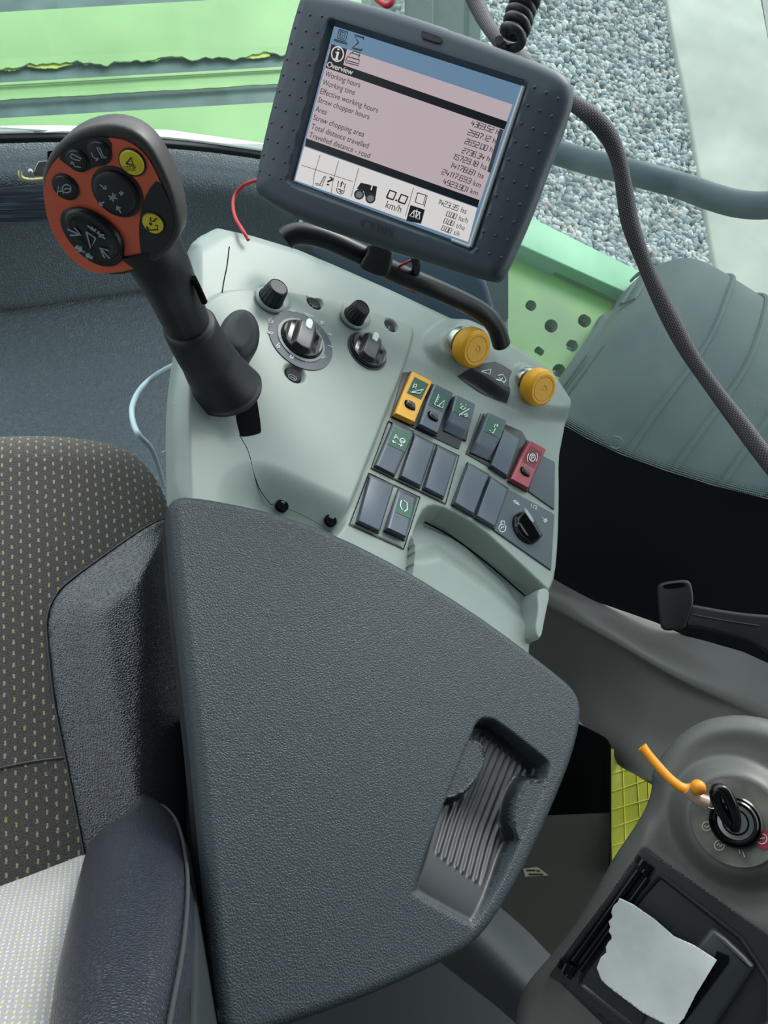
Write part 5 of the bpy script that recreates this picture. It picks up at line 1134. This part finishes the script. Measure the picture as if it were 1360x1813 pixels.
# key: bow stands out of the barrel, bent toward the upper left
kx = [f.w(*f.l(*p, z_), z_) for p, z_ in (((1298, 1462), .010), ((1288, 1452), .020), ((1272, 1425), .034), ((1266, 1405), .042), ((1272, 1397), .044), ((1284, 1402), .043), ((1296, 1424), .036), ((1302, 1450), .022), ((1300, 1466), .012))]
ky = thing('ignition_key', 'black-headed key in the ignition with a bright orange plastic tag', 'key', Fr(kx[0], f.N, f.U)); 
m = MB(); m.tube(catmull(kx, 6), .0052, n=14); obj('key_head', m, M_['gloss'], ky, WF, smooth=60)
lp = [P(1262+20*math.cos(a), 1410+22*math.sin(a), d=.812+.004*math.sin(2*a)) for a in np.linspace(0, 6.28, 26)]; m = MB(); m.tube(lp, .0008, n=8, caps=False); obj('key_ring', m, M_['chrome'], ky, WF, smooth=60)
m = MB(); m.tube(catmull([P(1214, 1398, d=.80), P(1230, 1412, d=.805), P(1252, 1420, d=.81)], 5), [.0050]*6+[.006]*5, n=12); obj('clear_sleeve', m, plain('cloudy_plastic', (190, 168, 150), .25), ky, WF)
m = MB(); tp = catmull([P(1137, 1322, d=.79), P(1160, 1350, d=.793), P(1188, 1380, d=.796), P(1212, 1396, d=.80), P(1236, 1396, d=.802)], 6)
m.tube(tp, np.interp(np.arange(len(tp))/(len(tp)-1), [0, .1, .8, 1], [.0058, .0048, .0050, .0060]), n=14, flat=.6); m.ball(P(1236, 1394, d=.797), .0072, 16, 10); obj('orange_tag', m, plain('orange_tag_plastic', (236, 150, 30), .4), ky, WF, smooth=50)

# printer
PF = IF.at(*IF.l(1170, 1690), -.010)
pt = thing('receipt_printer', 'black built-in receipt printer with hinge rods, lower right beside the ignition', 'printer', PF)
pl_ = PF.ls
m = MB(); o4 = pl_([(1141, 1498), (1480, 1740), (1330, 1990), (1150, 1890), (976, 1724)]); m.prism(chaikin(o4, 0), -.01, .010, .002); obj('frame', m, M_['blackm'], pt, PF)
i4 = pl_(R([(455, 1210), (480, 1225), (905, 1560), (905, 1900), (500, 1950), (140, 1670), (135, 1640), (160, 1590)]), .012)
m = MB(); m.relief(chaikin(i4, 1), lambda A, B, sd: .013-.006*ss((sd-.002)/.006), .002, .0); obj('cover', m, plain('printer_black', (36, 40, 44), .38, grain=.2, gs=1500, gd=.0002), pt, PF, smooth=50)
m = MB(); c4 = pl_(R([(655, 1435), (690, 1440), (838, 1580), (835, 1600), (640, 1900), (400, 1900), (385, 1790), (470, 1700)]), .02); m.prism(chaikin(c4, 1), .004, .020, .005); obj('paper_housing', m, plain('housing_black', (46, 52, 54), .42), pt, PF)
m = MB(); m.prism(pl_(R([(690, 1525), (738, 1545), (738, 1570), (545, 1830), (500, 1830), (680, 1560)]), .0225), .015, .0225, .001); obj('paper_slot', m, M_['void'], pt, PF)
def rod(a, b, r, name='hinge_rod'):
    m = MB(); m.tube([(*PF.l(*R([a])[0], .014), .014), (*PF.l(*R([b])[0], .014), .014)], r, n=14); obj(name, m, M_['gloss'], pt, PF)
rod((380, 1205), (120, 1560), .0048); rod((415, 1235), (150, 1600), .0030); rod((404, 1165), (388, 1188), .0075, 'hinge_knuckle'); rod((425, 1180), (400, 1215), .005, 'hinge_knuckle'); rod((100, 1570), (85, 1600), .0075, 'hinge_knuckle'); rod((122, 1580), (98, 1622), .005, 'hinge_knuckle')
# paper strip
rgp = random.Random(3)
edge = [(305, 1315), (300, 1330), (280, 1348), (272, 1375), (280, 1390), (262, 1410), (268, 1432), (262, 1450), (280, 1472), (262, 1490), (250, 1510), (255, 1530), (232, 1550), (216, 1590), (235, 1640), (280, 1680), (400, 1770), (520, 1835), (560, 1790), (605, 1700), (672, 1590), (690, 1560), (600, 1500), (520, 1465), (440, 1395), (360, 1340)]
pe = pl_(R(edge), .026)
def ph(A, B, sd):
    return .0262+.0012*np.sin(A*50+B*40)+.0005*np.sin(A*110-B*90)
m = MB(); m.relief(pe, ph, .0015, 0); 
sld = obj('paper_strip', m, M_['paper'], fr=PF, smooth=60); tag(sld, 'torn white strip of receipt paper lying over the printer', 'paper')
md = sld.modifiers.new('thick', 'SOLIDIFY'); md.thickness = .0003

# lever bracket above the ledge
LB = Fr(P(1196, 1070, d=1.0), tocam(1196, 1070), cw((1, -.1, 0)))
hn = thing('window_catch', 'black plastic catch handle with a hollow looped end beside the side window', 'handle', LB)
blk = np.array(chaikin(LB.ls([(1163, 1042), (1166, 1034), (1180, 1030), (1212, 1026), (1222, 1030), (1227, 1046), (1228, 1070), (1218, 1100), (1212, 1112), (1190, 1117), (1172, 1115), (1168, 1100)]), 1))
m = MB(); m.prism(blk, -.035, .008, .004); obj('loop_end', m, M_['blackm'], hn, LB)
m = MB(); q = chaikin(LB.ls([(1172, 1038), (1180, 1034), (1210, 1031), (1216, 1036), (1208, 1040), (1180, 1043)], .008), 1); m.prism(q, .002, .0086); obj('loop_hole', m, M_['void'], hn, LB)
m = MB(); m.prism(chaikin(LB.ls([(1212, 1068), (1240, 1073), (1290, 1082), (1340, 1088), (1500, 1100), (1640, 1150), (1640, 1240), (1500, 1205), (1365, 1160), (1345, 1145), (1320, 1132), (1240, 1112), (1210, 1110)], .004), 1), -.03, .004, .004); obj('arm', m, M_['blackm'], hn, LB)
m = MB(); m.tube([(*LB.l(1226, 1088, .004), .0045), (*LB.l(1280, 1098, .004), .0045), (*LB.l(1345, 1108, .004), .0045)], .0010, n=6); obj('arm_rib', m, M_['blackm'], hn, LB)
# dark footwell trim, bracket shapes and sticker below the armrest
FWN = unit((-.35, -.1, 1)); 
FW = Fr(P(940, 1560, z=.34), FWN, (1, 0, 0))
m = MB(); m.prism(FW.ls([(860, 1450), (1080, 1440), (1084, 1525), (1090, 1570), (1060, 1640), (950, 1720), (840, 1700), (800, 1560)]), -.02, 0); tag(obj('side_pocket', m, plain('olive_trim', (50, 50, 42), .7), fr=FW), 'dim olive grey side pocket floor below the armrest lid edge', 'pocket')
m = MB(); m.prism(FW.ls([(926, 1538), (952, 1535), (972, 1550), (930, 1552)], .0006), 0, .0006); st = obj('warning_sticker', m, plain('sticker_pale', (150, 148, 130), .5), fr=FW); tag(st, 'small pale sticker with two rows of dark marks beside the armrest lid', 'sticker')
m = MB()
for a_, b_ in (((932, 1541), (948, 1541)), ((936, 1548), (962, 1548)), ((950, 1541), (956, 1543))): m.stroke(FW.ls([a_, b_], .0007), .0022, .0007)
obj('sticker_marks', m, M_['ink'], st, FW, smooth=0)
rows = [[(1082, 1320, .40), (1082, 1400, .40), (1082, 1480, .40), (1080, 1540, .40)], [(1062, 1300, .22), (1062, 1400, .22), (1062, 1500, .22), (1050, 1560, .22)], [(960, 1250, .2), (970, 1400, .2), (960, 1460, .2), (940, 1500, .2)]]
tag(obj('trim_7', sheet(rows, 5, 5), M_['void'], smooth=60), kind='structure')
TRD = plain('lower_trim', (58, 64, 66), .5)
rows = [[(700, 1640, .42), (800, 1720, .42), (900, 1800, .42), (1000, 1900, .42)], [(780, 1600, .46), (870, 1690, .46), (940, 1760, .46), (1060, 1860, .46)], [(830, 1560, .43), (925, 1640, .43), (985, 1700, .43), (1100, 1800, .43)]]
tag(obj('trim_8', sheet(rows, 6, 6), TRD, smooth=60), kind='structure')
